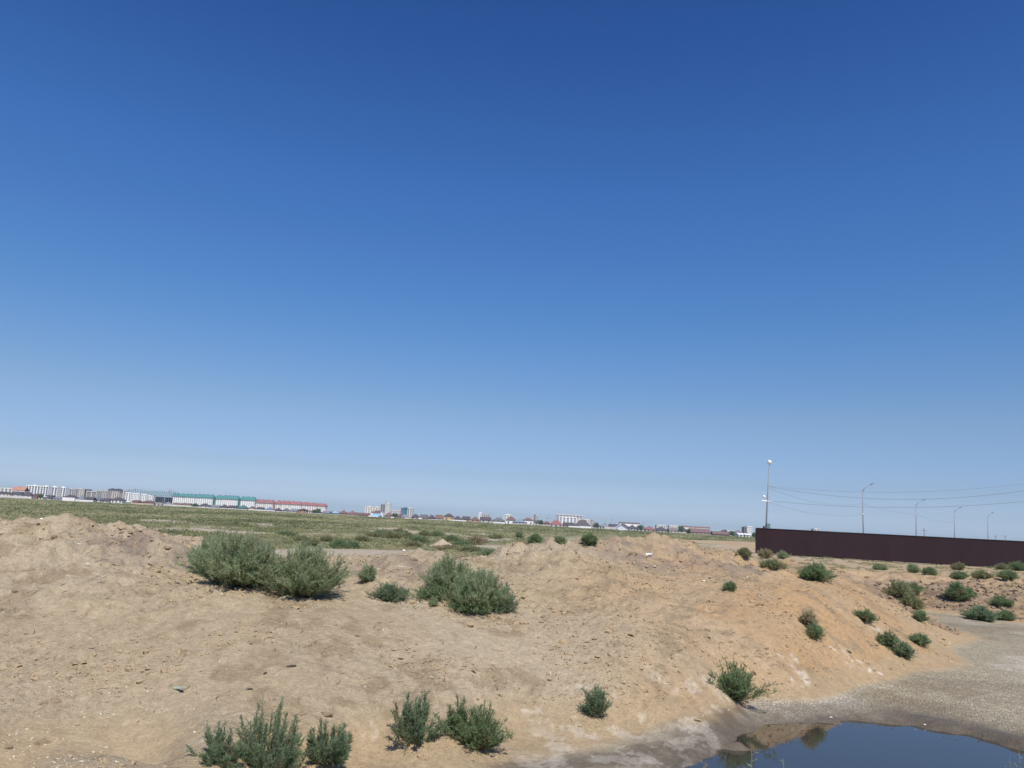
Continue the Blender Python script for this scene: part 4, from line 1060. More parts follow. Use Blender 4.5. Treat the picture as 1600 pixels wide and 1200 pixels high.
# houses in the front row (px0, px1, ridge, eave, depth, wall, roof, style, label)
hs_ = [
    (-14, 16, 767.5, 770.5, 700, CREAM, DARKR, 'hip', 'pale house with a dark roof at the left picture edge'),
    (16.5, 33, 767.5, 771.5, 705, GREYW, DARKR, 'side', 'house with a long dark roof below the orange-red one'),
    (33.5, 49, 767.8, 773, 700, GREYW, DARKR, 'hip', 'dark hipped house under the leftmost tall white block'),
    (52, 59, 771, 773.5, 690, (0.30, 0.12, 0.11), MAROON, 'gable', 'small maroon house before the tall white blocks'),
    (60, 68, 773.8, 775.5, 660, CREAM, (0.6, 0.56, 0.48), 'hip', 'small cream garage before the tall white blocks'),
    (69, 82, 773, 777, 690, GREYW, DARKR, 'side', 'dark-roofed house right of the small cream garage'),
    (82.5, 97, 774.2, 778, 690, GREYW, GREYR, 'hip', 'grey-roofed house left of the wide white-walled one'),
    (98, 116, 772.5, 776.2, 670, WHITE, DARKR, 'hip', 'white-walled house with a dark roof before the grey block'),
    (117, 131, 774.5, 779, 690, GREYW, GREYR, 'hip', 'grey house before the beige block'),
    (131.5, 146, 776, 780, 690, CREAM, DARKR, 'side', 'dark low house before the banded beige block'),
    (146.5, 158, 775.5, 780, 695, GREYW, (0.14, 0.15, 0.19), 'hip', 'bluish-grey hipped house left of the cream dark-hatted one'),
    (158.5, 172, 778, 781.5, 690, GREYW, DARKR, 'side', 'dark shed-like house left of the cream one'),
    (173, 192, 776.5, 780.5, 660, CREAM, DARKR, 'hip', 'cream house with a neat dark hipped roof'),
    (206, 217, 781, 783.5, 700, (0.30, 0.13, 0.12), MAROON, 'side', 'maroon-roofed low house under the bright white blocks'),
    (219, 240, 781.3, 784.2, 690, (0.32, 0.14, 0.13), MAROON, 'hip', 'wider maroon-roofed house left of the unfinished block'),
    (243, 254, 785, 786.5, 640, (0.66, 0.63, 0.60), (0.45, 0.43, 0.41), 'flat', 'pale grey flat shed before the unfinished block'),
    (255, 268, 784, 787, 690, GREYW, GREYR, 'hip', 'grey house right of the pale flat shed'),
    (269, 283, 785.5, 788, 690, (0.34, 0.16, 0.14), BROWNR, 'side', 'brown house before the first teal-roofed block'),
    (284, 298, 785.8, 788.5, 690, (0.4, 0.2, 0.17), MAROON, 'side', 'maroon house before the second teal-roofed block'),
    (299, 310, 786.5, 789.5, 690, GREYW, DARKR, 'hip', 'dark hipped house before the third teal-roofed block'),
    (311, 326, 786, 789.5, 670, WHITE, DARKR, 'hip', 'white house with dark hip roof, middle of the teal-roofed row'),
    (327, 343, 788.5, 791, 690, GREYW, GREYR, 'side', 'grey low house before the fourth teal-roofed block'),
    (344, 356, 788, 791.5, 690, GREYW, DARKR, 'hip', 'dark house with a steep roof before the fifth teal-roofed block'),
    (357, 370, 789.5, 792, 690, GREYW, DARKR, 'side', 'dark low house left of the green-roofed one'),
    (371, 387, 789, 793, 680, (0.3, 0.36, 0.35), (0.06, 0.16, 0.15), 'hip', 'small house with a dark green roof'),
    (388, 400, 791, 794, 690, (0.5, 0.3, 0.27), MAROON, 'gable', 'maroon gabled house right of the green-roofed one'),
    (401, 412, 792, 794.5, 690, GREYW, DARKR, 'side', 'dark house left of the blue-roofed one before the red-roofed blocks'),
    (413, 426, 792.3, 795.5, 680, GREYW, (0.14, 0.19, 0.34), 'hip', 'house with a dull blue hipped roof'),
    (427, 440, 793.5, 796.5, 690, GREYW, DARKR, 'hip', 'dark hipped house right of the dull blue roof'),
    (441, 453, 793.8, 797, 690, GREYW, (0.12, 0.13, 0.13), 'hip', 'blackish hipped house before the fourth red-roofed block'),
    (453.5, 465, 794.6, 797.5, 690, GREYW, GREYR, 'side', 'grey house left of the orange one'),
    (466, 480, 794, 796.2, 660, ORANGE, DARKR, 'hip', 'bright orange low house under the red-roofed blocks'),
    (481, 487, 797, 798.5, 660, WHITE, GREYR, 'flat', 'small white shed right of the orange house'),
    (488, 502, 797, 799.5, 690, GREYW, DARKR, 'hip', 'dark hipped house at the right end of the red-roofed row'),
    (503, 516, 798, 800.5, 690, GREYW, GREYR, 'side', 'grey-roofed house left of the light blue roof'),
    (517, 530, 797.8, 801, 700, GREYW, (0.25, 0.38, 0.52), 'hip', 'house with a light blue roof right of the red-roofed row'),
    (530.5, 542, 796.8, 801.5, 700, (0.4, 0.25, 0.22), MAROON, 'hip', 'maroon hipped house right of the light blue roof'),
    (542.5, 556, 797.5, 803, 690, (0.45, 0.3, 0.27), (0.20, 0.11, 0.10), 'hip', 'brighter maroon house, left of a lower maroon row'),
    (556.5, 577, 801, 804, 690, (0.45, 0.35, 0.31), MAROON, 'side', 'long low maroon-roofed house left of the white gabled one'),
    (578, 585, 798.5, 803.5, 640, (0.82, 0.81, 0.79), MAROON, 'gable', 'white gabled wing at the left of the sky-blue roof'),
    (584.5, 594.5, 797.3, 801.8, 652, (0.7, 0.68, 0.65), MAROON, 'side', 'maroon-roofed middle of the white gabled house'),
    (592.5, 600, 798, 804, 640, (0.82, 0.81, 0.79), (0.5, 0.5, 0.52), 'gable', 'white gabled wing at the right of the sky-blue roof'),
    (583, 594, 802, 805.5, 630, (0.78, 0.78, 0.77), BLUER, 'side', 'low house with a sky-blue roof'),
    (601, 613, 800.3, 805, 690, (0.42, 0.3, 0.28), (0.19, 0.11, 0.10), 'hip', 'maroon hipped house left of the teal glass block'),
    (613.5, 626, 803, 806.5, 690, GREYW, MAROON, 'side', 'brown-maroon house before the teal glass block'),
    (626.5, 641, 803.5, 807, 690, GREYW, GREYR, 'hip', 'grey house under the teal glass block'),
    (642, 656, 802.5, 807.5, 700, GREYW, DARKR, 'hip', 'dark hipped house right of the teal glass block'),
    (656.5, 668, 803.5, 808.5, 690, GREYW, (0.13, 0.11, 0.13), 'side', 'dark long-roofed house, second right of the teal glass block'),
    (668.5, 680, 804, 809, 700, (0.4, 0.36, 0.33), DARKR, 'hip', 'dark house, third right of the teal glass block'),
    (680.5, 692, 804, 809.5, 690, GREYW, BROWNR, 'side', 'brown-roofed house left of the ochre villa'),
    (693, 710, 802, 806.2, 640, (0.58, 0.40, 0.22), DARKR, 'hip', 'two-storey ochre villa with a dark hipped roof'),
    (707, 722, 806, 810.5, 630, GREYW, DARKR, 'hip', 'dark hipped house right of the ochre villa'),
    (722.5, 735, 806.5, 810.5, 690, (0.45, 0.3, 0.2), DARKR, 'side', 'dark long house with tan walls right of the villa'),
    (735.5, 750, 807, 811.5, 690, (0.5, 0.33, 0.24), BROWNR, 'hip', 'brown-roofed house with tan walls'),
    (750.5, 768, 807.5, 812, 690, GREYW, DARKR, 'side', 'dark long house left of a dark hipped one, middle row'),
    (768.5, 789, 808, 813, 690, GREYW, (0.14, 0.14, 0.16), 'hip', 'wide grey-roofed house left of the maroon-roofed white one'),
    (790, 807, 806.8, 812, 650, (0.80, 0.79, 0.77), MAROON, 'hip', 'white house with a wide maroon hip roof, right of centre'),
    (803, 822, 811, 815, 620, GREYW, (0.20, 0.24, 0.30), 'hip', 'house with a bluish-grey roof before the maroon-roofed white one'),
    (818, 834, 808.8, 812.2, 650, (0.80, 0.79, 0.77), BROWNR, 'hip', 'white house with a brown hip roof left of the thin towers'),
    (835, 848, 813, 816, 680, GREYW, DARKR, 'side', 'dark low house under the thin towers'),
    (848.5, 861, 814, 817, 690, (0.4, 0.3, 0.27), BROWNR, 'hip', 'brownish house left of the bright red roof'),
    (858, 880, 812.5, 819, 640, (0.82, 0.81, 0.79), (0.27, 0.11, 0.105), 'hip', 'white house with a bright red hip roof'),
    (880.5, 898, 816, 820, 690, (0.42, 0.38, 0.35), DARKR, 'side', 'dark long house right of the bright red roof'),
    (897, 924, 811.5, 821, 640, (0.74, 0.73, 0.71), (0.10, 0.085, 0.095), 'hip', 'largest dark hip-roofed house with a white wall'),
    (925, 938, 816.5, 821, 690, GREYW, DARKR, 'hip', 'dark house right of the largest hip-roofed one'),
    (938.5, 952, 817, 822, 690, GREYW, GREYR, 'hip', 'grey house left of the pale mast'),
    (952.5, 966, 818.5, 822.5, 690, (0.52, 0.47, 0.43), DARKR, 'side', 'dark-roofed pinkish-walled house under the mast'),
    (960, 982, 819.5, 825, 630, (0.56, 0.58, 0.64), (0.40, 0.45, 0.55), 'gable', 'house with a pale blue-grey gable'),
    (966, 982, 818, 822, 700, GREYW, DARKR, 'hip', 'dark hipped house behind the pale blue-grey gable'),
    (983, 996, 820, 825, 690, GREYW, DARKR, 'hip', 'dark house right of the pale blue-grey gable'),
    (996.5, 1008, 821, 826, 690, GREYW, (0.13, 0.13, 0.15), 'side', 'blackish house left of the crimson roof'),
    (1008.5, 1025, 822, 827, 670, (0.5, 0.4, 0.38), (0.24, 0.11, 0.105), 'hip', 'house with a crimson roof above the heap crest'),
    (1026, 1044, 823, 828, 690, GREYW, DARKR, 'hip', 'dark house right of the crimson roof'),
    (1045, 1060, 824.5, 828.5, 690, GREYW, (0.2, 0.16, 0.16), 'side', 'brownish-grey house before the cream flat-topped block'),
    (1060.5, 1078, 825, 829, 690, (0.5, 0.48, 0.46), DARKR, 'hip', 'dark house under the dark trees'),
    (1079, 1112, 825.5, 831, 680, (0.4, 0.27, 0.24), (0.19, 0.12, 0.11), 'side', 'long house with a dull red roof behind the heap'),
    (1110, 1127, 826.5, 830, 720, GREYW, (0.22, 0.34, 0.36), 'hip', 'house with a grey-teal roof'),
    (1128, 1135, 827.5, 830, 720, GREYW, DARKR, 'hip', 'tiny dark house right of the grey-teal roof'),
    (1135.5, 1147, 828, 830, 720, (0.72, 0.72, 0.72), (0.55, 0.56, 0.58), 'flat', 'pale flat shed left of the white tower'),
    (1114, 1141, 830, 834, 600, (0.27, 0.13, 0.12), (0.19, 0.12, 0.11), 'side', 'dull red barn in front of the grey-teal roof'),
    (1148, 1163, 828.5, 832.5, 680, GREYW, (0.17, 0.16, 0.18), 'hip', 'grey-purple hipped house left of the dark-coloured tower side'),
    (1153, 1163, 832.5, 834.5, 560, (0.83, 0.83, 0.82), (0.72, 0.72, 0.72), 'side', 'bright white shed near the fence end, left of another'),
    (1164, 1172.5, 833, 835, 560, (0.83, 0.83, 0.82), (0.72, 0.72, 0.72), 'side', 'bright white shed nearest the fence end'),
]
for (a, b, yt, ye, d, wl, rf, st, lab) in hs_:
    house(a, b, yt, ye, d, lab, wl, rf, st, yaw=rnd.uniform(-7, 7), wins=max(1, int((b - a) / 6)), group='houses along the edge of the plain')
walls = [(98, 117, 777.0, 'white yard wall before the white-walled house', (0.78, 0.77, 0.74)), (119, 146, 780.6, 'white yard wall under the beige block', (0.74, 0.73, 0.70)), (205, 241, 785.6, 'tan yard wall under the maroon-roofed houses', (0.50, 0.40, 0.33)),
         (256, 300, 788.5, 'pale yard wall right of the pale flat shed', (0.58, 0.56, 0.52)), (388, 430, 796.0, 'pale yard wall under the dull blue roof', (0.66, 0.65, 0.61)), (432, 464, 799, 'low pale yard wall left of the orange house', (0.60, 0.58, 0.53)),
         (576, 591, 805.6, 'bright white wall in front of the sky-blue roof', (0.82, 0.82, 0.80)), (611, 616, 807.2, 'short white wall left of the teal glass block', (0.80, 0.79, 0.77)), (633, 641, 808.4, 'short cream wall under the teal glass block', (0.70, 0.68, 0.61)),
         (654, 659, 808.8, 'tiny white wall right of the teal glass block', (0.82, 0.81, 0.79)), (670, 692, 811.2, 'pale wall left of the ochre villa', (0.66, 0.61, 0.55)), (704, 728, 812, 'white wall right of the ochre villa', (0.76, 0.75, 0.73)),
         (772, 789, 815.3, 'white wall left of the maroon-roofed white house', (0.76, 0.76, 0.75)), (889, 905, 821.7, 'white wall under the left of the largest dark house', (0.80, 0.80, 0.78)), (906, 924, 822, 'white wall under the right of the largest dark house', (0.80, 0.80, 0.78)),
         (945, 962, 822.8, 'beige wall under the pale mast', (0.52, 0.49, 0.44)), (968, 980, 826.5, 'white wall below the pale blue-grey gable', (0.78, 0.77, 0.74)), (1048, 1078, 831.5, 'cream wall behind the heap crest', (0.62, 0.55, 0.45)),
         (0, 50, 774.6, 'pale wall along the far left houses', (0.60, 0.57, 0.54)), (300, 386, 793.2, 'long pale wall under the teal-roofed row', (0.60, 0.57, 0.52)), (480, 560, 803.2, 'long grey wall right of the orange house', (0.48, 0.46, 0.43)),
         (800, 858, 818.4, 'grey wall left of the bright red roof', (0.46, 0.43, 0.41))]
for a, b, y, lab, c in walls:
    wall_run(a, b, y, 600, lab, c, 'yard walls along the edge of the plain')
for px, yt, w, d, lab in ((64, 771, 9, 640, 'dark tree right of the small maroon house'), (140, 779, 8, 640, 'dark tree before the banded beige block'), (250, 783, 6, 660, 'small dark tree before the unfinished block'), (305, 786.5, 8, 640, 'dark tree left of the white house under the teal row'),
                          (498, 794, 8, 660, 'tall dark tree at the right end of the red-roofed row'), (492, 796, 8, 650, 'round dark tree right of the small white shed'), (617, 801.5, 10, 650, 'round dark tree left of the teal glass block'), (716, 806.5, 8, 650, 'dark tree right of the ochre villa'),
                          (845, 812, 9, 640, 'dark tree under the thin towers'), (932, 816, 8, 640, 'dark tree right of the largest dark house'), (1001, 820, 8, 640, 'dark tree left of the crimson roof'), (1064, 820.5, 10, 640, 'tallest dark tree left of the longest white building'),
                          (1076, 826, 6, 600, 'dark tree close behind the heap crest'), (1144, 829, 9, 560, 'dark tree right of the dull red barn'), (1178, 832, 6, 540, 'dark tree at the fence end')):
    tree(px, yt, w, d, lab)

def mast(px, ytop, d, label, r=0.25):
    x, w, zg = site(px - 1, px + 1, d)
    h = height_at(px, ytop, d, zg)
    root = empty('mast', (x, d, zg)); tag(root, label, 'mast', 'thin masts above the far roofs')
    MB().tube([(0, 0, 0), (0, 0, h)], [r, r * 0.6], 6).build('pole', paint((0.40, 0.40, 0.42), 0.6), root)
    t = MB()
    for k in range(3): t.box(-0.9 + 0.2 * k, 0.9 - 0.2 * k, -0.1, 0.1, h - 1.2 - 1.3 * k, h - 1.0 - 1.3 * k)
    t.build('crossbar', paint((0.42, 0.42, 0.44), 0.6), root)
mast(955, 807.5, 700, 'pale grey mast right of the largest dark house')
mast(843, 802, 900, 'thin mast beside the thin towers')
mast(1006, 815, 900, 'thin mast behind the crimson-roofed house', 0.2)
mast(735, 799.5, 900, 'thin mast left of the thin white tower', 0.2)

def crane(px, ytop, jib, d, label):
    x, w, zg = site(px - 1, px + 1, d)
    h = height_at(px, ytop, d, zg)
    root = empty('tower_crane', (x, d, zg)); tag(root, label, 'crane', 'tower cranes on the far skyline')
    mt = paint((0.40, 0.42, 0.42), 0.6)
    MB().tube([(0, 0, 0), (0, 0, h)], 0.55, 4).build('mast', mt, root)
    MB().tube([(-jib * 0.3, 0, h - 2), (jib, 0, h - 2)], 0.4, 4).build('jib', mt, root)
    MB().box(-jib * 0.3, -jib * 0.3 + 2.5, -0.6, 0.6, h - 4.2, h - 2.1).build('counterweight', paint((0.35, 0.34, 0.33), 0.9), root)
    MB().tube([(-jib * 0.28, 0, h - 1.8), (0, 0, h + 2.5), (jib * 0.7, 0, h - 1.8)], 0.14, 4).build('tie', mt, root)
crane(210, 762, 11, 1300, 'tower crane above the bright white blocks')
crane(264, 764.5, 10, 1300, 'tower crane above the left end of the teal roof')
crane(602, 783.5, 9, 1520, 'tower crane above the tallest pale tower')
crane(1195.5 - 340, 807.5, 8, 1400, 'tower crane left of the white columned complex')

# ------------------------------------------------------------------ profiled sheet fence
fa0 = at(1181, 868, 68.0); fb0 = at(1600, 889.5, 61.0)
FA = Vector((fa0.x, fa0.y, 0)); fdir = (Vector((fb0.x, fb0.y, 0)) - FA).normalized()
FLEN = 34.5
n_pan = int(FLEN / 1.15)
froot = empty('metal_fence', (FA.x, FA.y, float(ground_z(FA.x, FA.y)[0])), math.atan2(fdir.y, fdir.x))
tag(froot, 'dark brown profiled sheet metal fence on the sand pad at the right', 'fence', kind='thing')
z_ref = froot.location.z
m_sheet, nt, bs = new_mat('brown_sheet')
N, L = nt.nodes, nt.links
oi = N.new('ShaderNodeObjectInfo'); tcn = N.new('ShaderNodeTexCoord')
nz = N.new('ShaderNodeTexNoise'); nz.inputs['Scale'].default_value = 1.6; nz.inputs['Detail'].default_value = 5
L.new(tcn.outputs['Object'], nz.inputs['Vector'])
ad = N.new('ShaderNodeMath'); ad.operation = 'MULTIPLY_ADD'; L.new(nz.outputs['Fac'], ad.inputs[0]); ad.inputs[1].default_value = 0.5; 
mr = N.new('ShaderNodeMath'); mr.operation = 'MULTIPLY'; L.new(oi.outputs['Random'], mr.inputs[0]); mr.inputs[1].default_value = 0.3
L.new(mr.outputs[0], ad.inputs[2])
mx = N.new('ShaderNodeMix'); mx.data_type = 'RGBA'; mx.inputs['A'].default_value = (0.027, 0.0140, 0.0165, 1); mx.inputs['B'].default_value = (0.039, 0.0220, 0.0250, 1)
L.new(ad.outputs[0], mx.inputs['Factor']); L.new(mx.outputs['Result'], bs.inputs['Base Color'])
bs.inputs['Roughness'].default_value = 0.65; bs.inputs['Specular IOR Level'].default_value = 0.22
# one sheet: trapezoid ribs, 1.15 m wide, 2.05 m high
prof = []
rib = 1.15 / 8
for k in range(8):
    x = k * rib
    prof += [(x, 0.0), (x + rib * 0.42, 0.0), (x + rib * 0.52, 0.012), (x + rib * 0.90, 0.012)]
prof.append((1.15 + 0.02, -0.002))
sm = MB()
hS = 2.12
v = []; f = []
for (x, y) in prof:
    v += [(x, y, 0), (x, y, hS), (x, y + 0.004, 0), (x, y + 0.004, hS)]
for k in range(len(prof) - 1):
    a = 4 * k; b = a + 4
    f += [(a, b, b + 1, a + 1), (b + 2, a + 2, a + 3, b + 3), (a + 1, b + 1, b + 3, a + 3), (a + 2, b + 2, b, a)]
n4 = 4 * (len(prof) - 1)
f += [(0, 1, 3, 2), (n4, n4 + 2, n4 + 3, n4 + 1)]
sm.poly(v, f)
sheet = sm.mesh('panel'); sheet.materials.append(m_sheet)
post = MB().box(-0.04, 0.04, 0.06, 0.14, -0.6, hS - 0.05).mesh('post'); post.materials.append(paint((0.06, 0.045, 0.045), 0.6))
slope_top = []
def fence_z(s):
    p = FA + fdir * s
    return float(smooth_z(np.array([p.x]), np.array([p.y]))[0]) - z_ref
zs = [fence_z(s) for s in np.linspace(0, FLEN, 12)]
ft = np.polyfit(np.linspace(0, FLEN, 12), zs, 1)         # a straight top, as built along a string
for i in range(n_pan):
    s = i * 1.15
    link('panel', sheet, None, froot, (s, 0, np.polyval(ft, s) + 0.02 + 0.008 * rnd.uniform(-1, 1)))
for i in range(0, n_pan + 1, 2):
    link('post', post, None, froot, (i * 1.15, 0, np.polyval(ft, i * 1.15)))
for zz in (0.45, 1.65):
    MB().poly([(0, 0.03, np.polyval(ft, 0) + zz), (FLEN, 0.03, np.polyval(ft, FLEN) + zz), (FLEN, 0.058, np.polyval(ft, FLEN) + zz), (0, 0.058, np.polyval(ft, 0) + zz),
               (0, 0.03, np.polyval(ft, 0) + zz + 0.05), (FLEN, 0.03, np.polyval(ft, FLEN) + zz + 0.05), (FLEN, 0.058, np.polyval(ft, FLEN) + zz + 0.05), (0, 0.058, np.polyval(ft, 0) + zz + 0.05)],
              [(0, 3, 2, 1), (4, 5, 6, 7), (0, 1, 5, 4), (1, 2, 6, 5), (2, 3, 7, 6), (3, 0, 4, 7)]).build('rail', paint((0.06, 0.045, 0.045), 0.6), froot)
MB().poly([(-0.01, -0.03, np.polyval(ft, 0) + hS + 0.015), (FLEN, -0.03, np.polyval(ft, FLEN) + hS + 0.015), (FLEN, 0.05, np.polyval(ft, FLEN) + hS + 0.015), (-0.01, 0.05, np.polyval(ft, 0) + hS + 0.015),
           (-0.01, -0.03, np.polyval(ft, 0) + hS + 0.06), (FLEN, -0.03, np.polyval(ft, FLEN) + hS + 0.06), (FLEN, 0.05, np.polyval(ft, FLEN) + hS + 0.06), (-0.01, 0.05, np.polyval(ft, 0) + hS + 0.06)],
          [(0, 3, 2, 1), (4, 5, 6, 7), (0, 1, 5, 4), (1, 2, 6, 5), (2, 3, 7, 6), (3, 0, 4, 7)]).build('cap_strip', m_sheet, froot)

# ------------------------------------------------------------------ poles, lamps and cables behind the fence
m_galv = paint((0.22, 0.24, 0.26), 0.55, 0.12, 1.5, 0.4)
m_head = paint((0.22, 0.23, 0.25), 0.5, 0.1, 1.5, 0.4)
m_globe = paint((0.80, 0.80, 0.80), 0.25, 0.03, 1.5, 0.5)
m_wire = paint((0.17, 0.17, 0.18), 0.7)
def gz(x, y): return float(ground_z(x, y)[0])
def sphere(r, n=14, m=20):
    return [(max(1e-3, r * math.sin(math.pi * k / n)), -r * math.cos(math.pi * k / n)) for k in range(n + 1)]

# tall leaning mast with two globes
D1 = 76.0
b1 = at(1195, 835, D1); t1 = at(1202, 722, D1)
zb = gz(b1.x, b1.y)
p1 = empty('globe_mast', (b1.x, b1.y, zb)); tag(p1, 'tall thin mast topped by a white globe at the left end of the fence', 'mast')
rel = lambda p: (p.x - b1.x, p.y - b1.y, p.z - zb)
tp = rel(t1)
MB().tube([(0, 0, -0.3), (tp[0] * 0.55, 0, tp[2] * 0.55), (tp[0] * 0.94, 0, tp[2] * 0.95)], [0.085, 0.07, 0.04], 8).build('pole', m_galv, p1, smooth=True)
mid = rel(at(1197.8, 783, D1))
MB().tube([(mid[0] - 0.5, 0, mid[2]), (mid[0] + 0.5, 0, mid[2])], 0.07, 8).build('bracket', m_globe, p1)
g = MB().lathe(sphere(0.15), 18, (mid[0] - 0.28, -0.1, mid[2] + 0.42)).build('globe', m_globe, p1, smooth=True)
MB().tube([(tp[0] * 0.93, 0, tp[2] * 0.93), (tp[0] + 0.02, 0, tp[2] - 0.2)], 0.03, 6).build('stalk', m_galv, p1)
MB().lathe(sphere(0.21), 20, (tp[0] + 0.02, 0, tp[2])).build('globe', m_globe, p1, smooth=True)
bx_ = rel(at(1197.5, 822, D1))
MB().box(bx_[0] - 0.05, bx_[0] + 0.30, -0.22, 0.0, bx_[2] - 0.2, bx_[2] + 0.25).build('meter_box', paint((0.12, 0.20, 0.20), 0.6), p1)
MB().lathe([(0.20, -0.3), (0.20, bx_[2] - 0.1), (0.16, bx_[2])], 8).build('concrete_sleeve', paint((0.10, 0.09, 0.10), 0.9), p1)

# street lamps in a row going away
def street_lamp(pxb, pxt, ypole, pxh, yh_, d, label):
    b = at(pxb, 840, d); z0 = gz(b.x, b.y)
    root = empty('street_lamp', (b.x, b.y, z0)); tag(root, label, 'street lamp', 'street lamps behind the fence')
    q = lambda px, py: (lambda p: (p.x - b.x, 0, p.z - z0))(at(px, py, d))
    top = q(pxt, ypole); hd = q(pxh, yh_)
    MB().tube([(0, 0, -0.2), (top[0] * 0.5, 0, top[2] * 0.5), top], [0.10, 0.075, 0.05], 8).build('pole', m_galv, root, smooth=True)
    mid_ = (top[0] + (hd[0] - top[0]) * 0.22, 0, top[2] + (hd[2] - top[2]) * 0.45)
    e = (top[0] + (hd[0] - top[0]) * 0.68, 0, top[2] + (hd[2] - top[2]) * 0.78)
    MB().tube([top, mid_, e], [0.045, 0.04, 0.035], 7).build('arm', m_galv, root, smooth=True)
    dx, dz = hd[0] - e[0], hd[2] - e[2]; ln = math.hypot(dx, dz); ux, uz = dx / ln, dz / ln; nx, nz_ = -uz, ux
    hv = []
    for t_, hw_, hh in ((0, 0.06, 0.05), (0.25, 0.14, 0.09), (0.8, 0.14, 0.08), (1.0, 0.07, 0.04)):
        cx, cz_ = e[0] + dx * t_, e[2] + dz * t_
        for sy, sn in ((-1, -0.4), (1, -0.4), (1, 1), (-1, 1)):
            hv.append((cx + nx * hh * sn, sy * hw_, cz_ + nz_ * hh * sn))
    hf = [(0, 1, 2, 3), (15, 14, 13, 12)]
    for k in range(3):
        for j in range(4):
            a = 4 * k + j; b2 = 4 * k + (j + 1) % 4
            hf.append((a, a + 4, b2 + 4, b2))
    hh_ = MB().poly(hv, hf).build('lamp_head', m_head, root)
    MB().tube([(0, 0, q(pxb, 803)[2] - 0.08), (0, 0, q(pxb, 803)[2] + 0.08)], 0.13, 8).build('clamp', paint((0.7, 0.7, 0.7), 0.5), root)
    return root, top, b, z0
street_lamp(1349, 1347.6, 768, 1366, 755, 98, 'nearest street lamp behind the fence, first right of the globe mast')
street_lamp(1431, 1431, 790, 1447, 780, 128, 'second street lamp behind the fence, right of the nearest')
street_lamp(1491, 1491, 801, 1503, 792, 150, 'third street lamp behind the fence')
street_lamp(1543, 1543, 808, 1553, 800.5, 170, 'farthest street lamp behind the fence')
def plain_pole(px, ytop, d, label):
    b = at(px, 845, d); z0 = gz(b.x, b.y); t = at(px, ytop, d)
    root = empty('utility_pole', (b.x, b.y, z0)); tag(root, label, 'pole', 'far utility poles behind the fence')
    MB().tube([(0, 0, -0.2), (0, 0, t.z - z0)], [0.13, 0.09], 8).build('pole', paint((0.25, 0.24, 0.23), 0.9), root)
    MB().box(-0.7, 0.7, -0.06, 0.06, t.z - z0 - 0.7, t.z - z0 - 0.58).build('crossarm', paint((0.25, 0.24, 0.23), 0.9), root)
plain_pole(1444.5, 825, 210, 'short far utility pole right of the second street lamp')
plain_pole(1556, 836, 330, 'tiny far utility pole right of the farthest street lamp')
plain_pole(1571, 836, 330, 'tiny far utility pole near the right picture edge')

# right-hand support of the long cables stands outside the picture
eb = at(1745, 862, 66.0); ez = gz(eb.x, eb.y)
e1_ = empty('utility_pole', (eb.x, eb.y, ez)); tag(e1_, 'utility pole carrying the long cables beyond the right picture edge', 'pole')
MB().tube([(0, 0, -0.3), (0, 0, 8.2)], [0.16, 0.11], 10).build('pole', paint((0.30, 0.29, 0.28), 0.9), e1_, smooth=True)
MB().box(-0.6, 0.6, -0.06, 0.06, 7.6, 7.75).build('crossarm', paint((0.3, 0.29, 0.28), 0.9), e1_)

def cable(a, b, via, r, label):
    """hangs from a to b, passing the height of the pixel via=(px, py) at its share of the span"""
    a = Vector(a); b = Vector(b)
    best = None
    for k in range(1, 100):
        t = k / 100
        p = a.lerp(b, t)
        dv = p - Vector((0, 0, CAM_Z))
        sx = dv.dot(c_r) / dv.dot(c_f) * F + W0 / 2
        if best is None or abs(sx - via[0]) < best[0]: best = (abs(sx - via[0]), t, p)
    t = best[1]; p = best[2]
    zt = at(via[0], via[1], p.y).z
    sag = (p.z - zt) / (4 * t * (1 - t))
    pts = []
    for k in range(41):
        u = k / 40
        q = a.lerp(b, u); q.z -= 4 * sag * u * (1 - u)
        pts.append(q)
    o = MB().tube(pts, r, 5).build('cable', m_wire, smooth=True)
    tag(o, label, 'cable', 'cables strung behind the fence')
wa = at(1200.5, 760, D1); wb = at(1745, 738, 66.0)
cable(wa, wb, (1440, 780), 0.013, 'upper thick cable sagging from the globe mast to the right edge')
cable(wa + Vector((0.1, 0.1, 0.05)), wb + Vector((0, .3, 0.2)), (1400, 769), 0.008, 'faint thin wire above the upper thick cable')
wc = at(1199, 782, D1); wd = at(1745, 766, 66.0)
cable(wc, wd, (1430, 792.5), 0.013, 'lower thick cable sagging from the globe mast to the right edge')
l2 = at(1348.5, 787, 98); l2b = at(1348.5, 803.5, 98); l3 = at(1431, 802.5, 128)
cable(wa + Vector((0, 0.1, -0.1)), l2, (1265, 783), 0.009, 'thin wire dropping from the globe mast to the nearest street lamp')
cable(wc + Vector((0, 0.1, -0.1)), l2b, (1275, 803), 0.009, 'lowest thin wire from the globe mast to the nearest street lamp')
cable(l2, l3, (1400, 800), 0.009, 'thin wire between the nearest and the second street lamp')
cable(l3, at(1491, 815, 150), (1460, 813), 0.013, 'thin wire between the second and third street lamp')

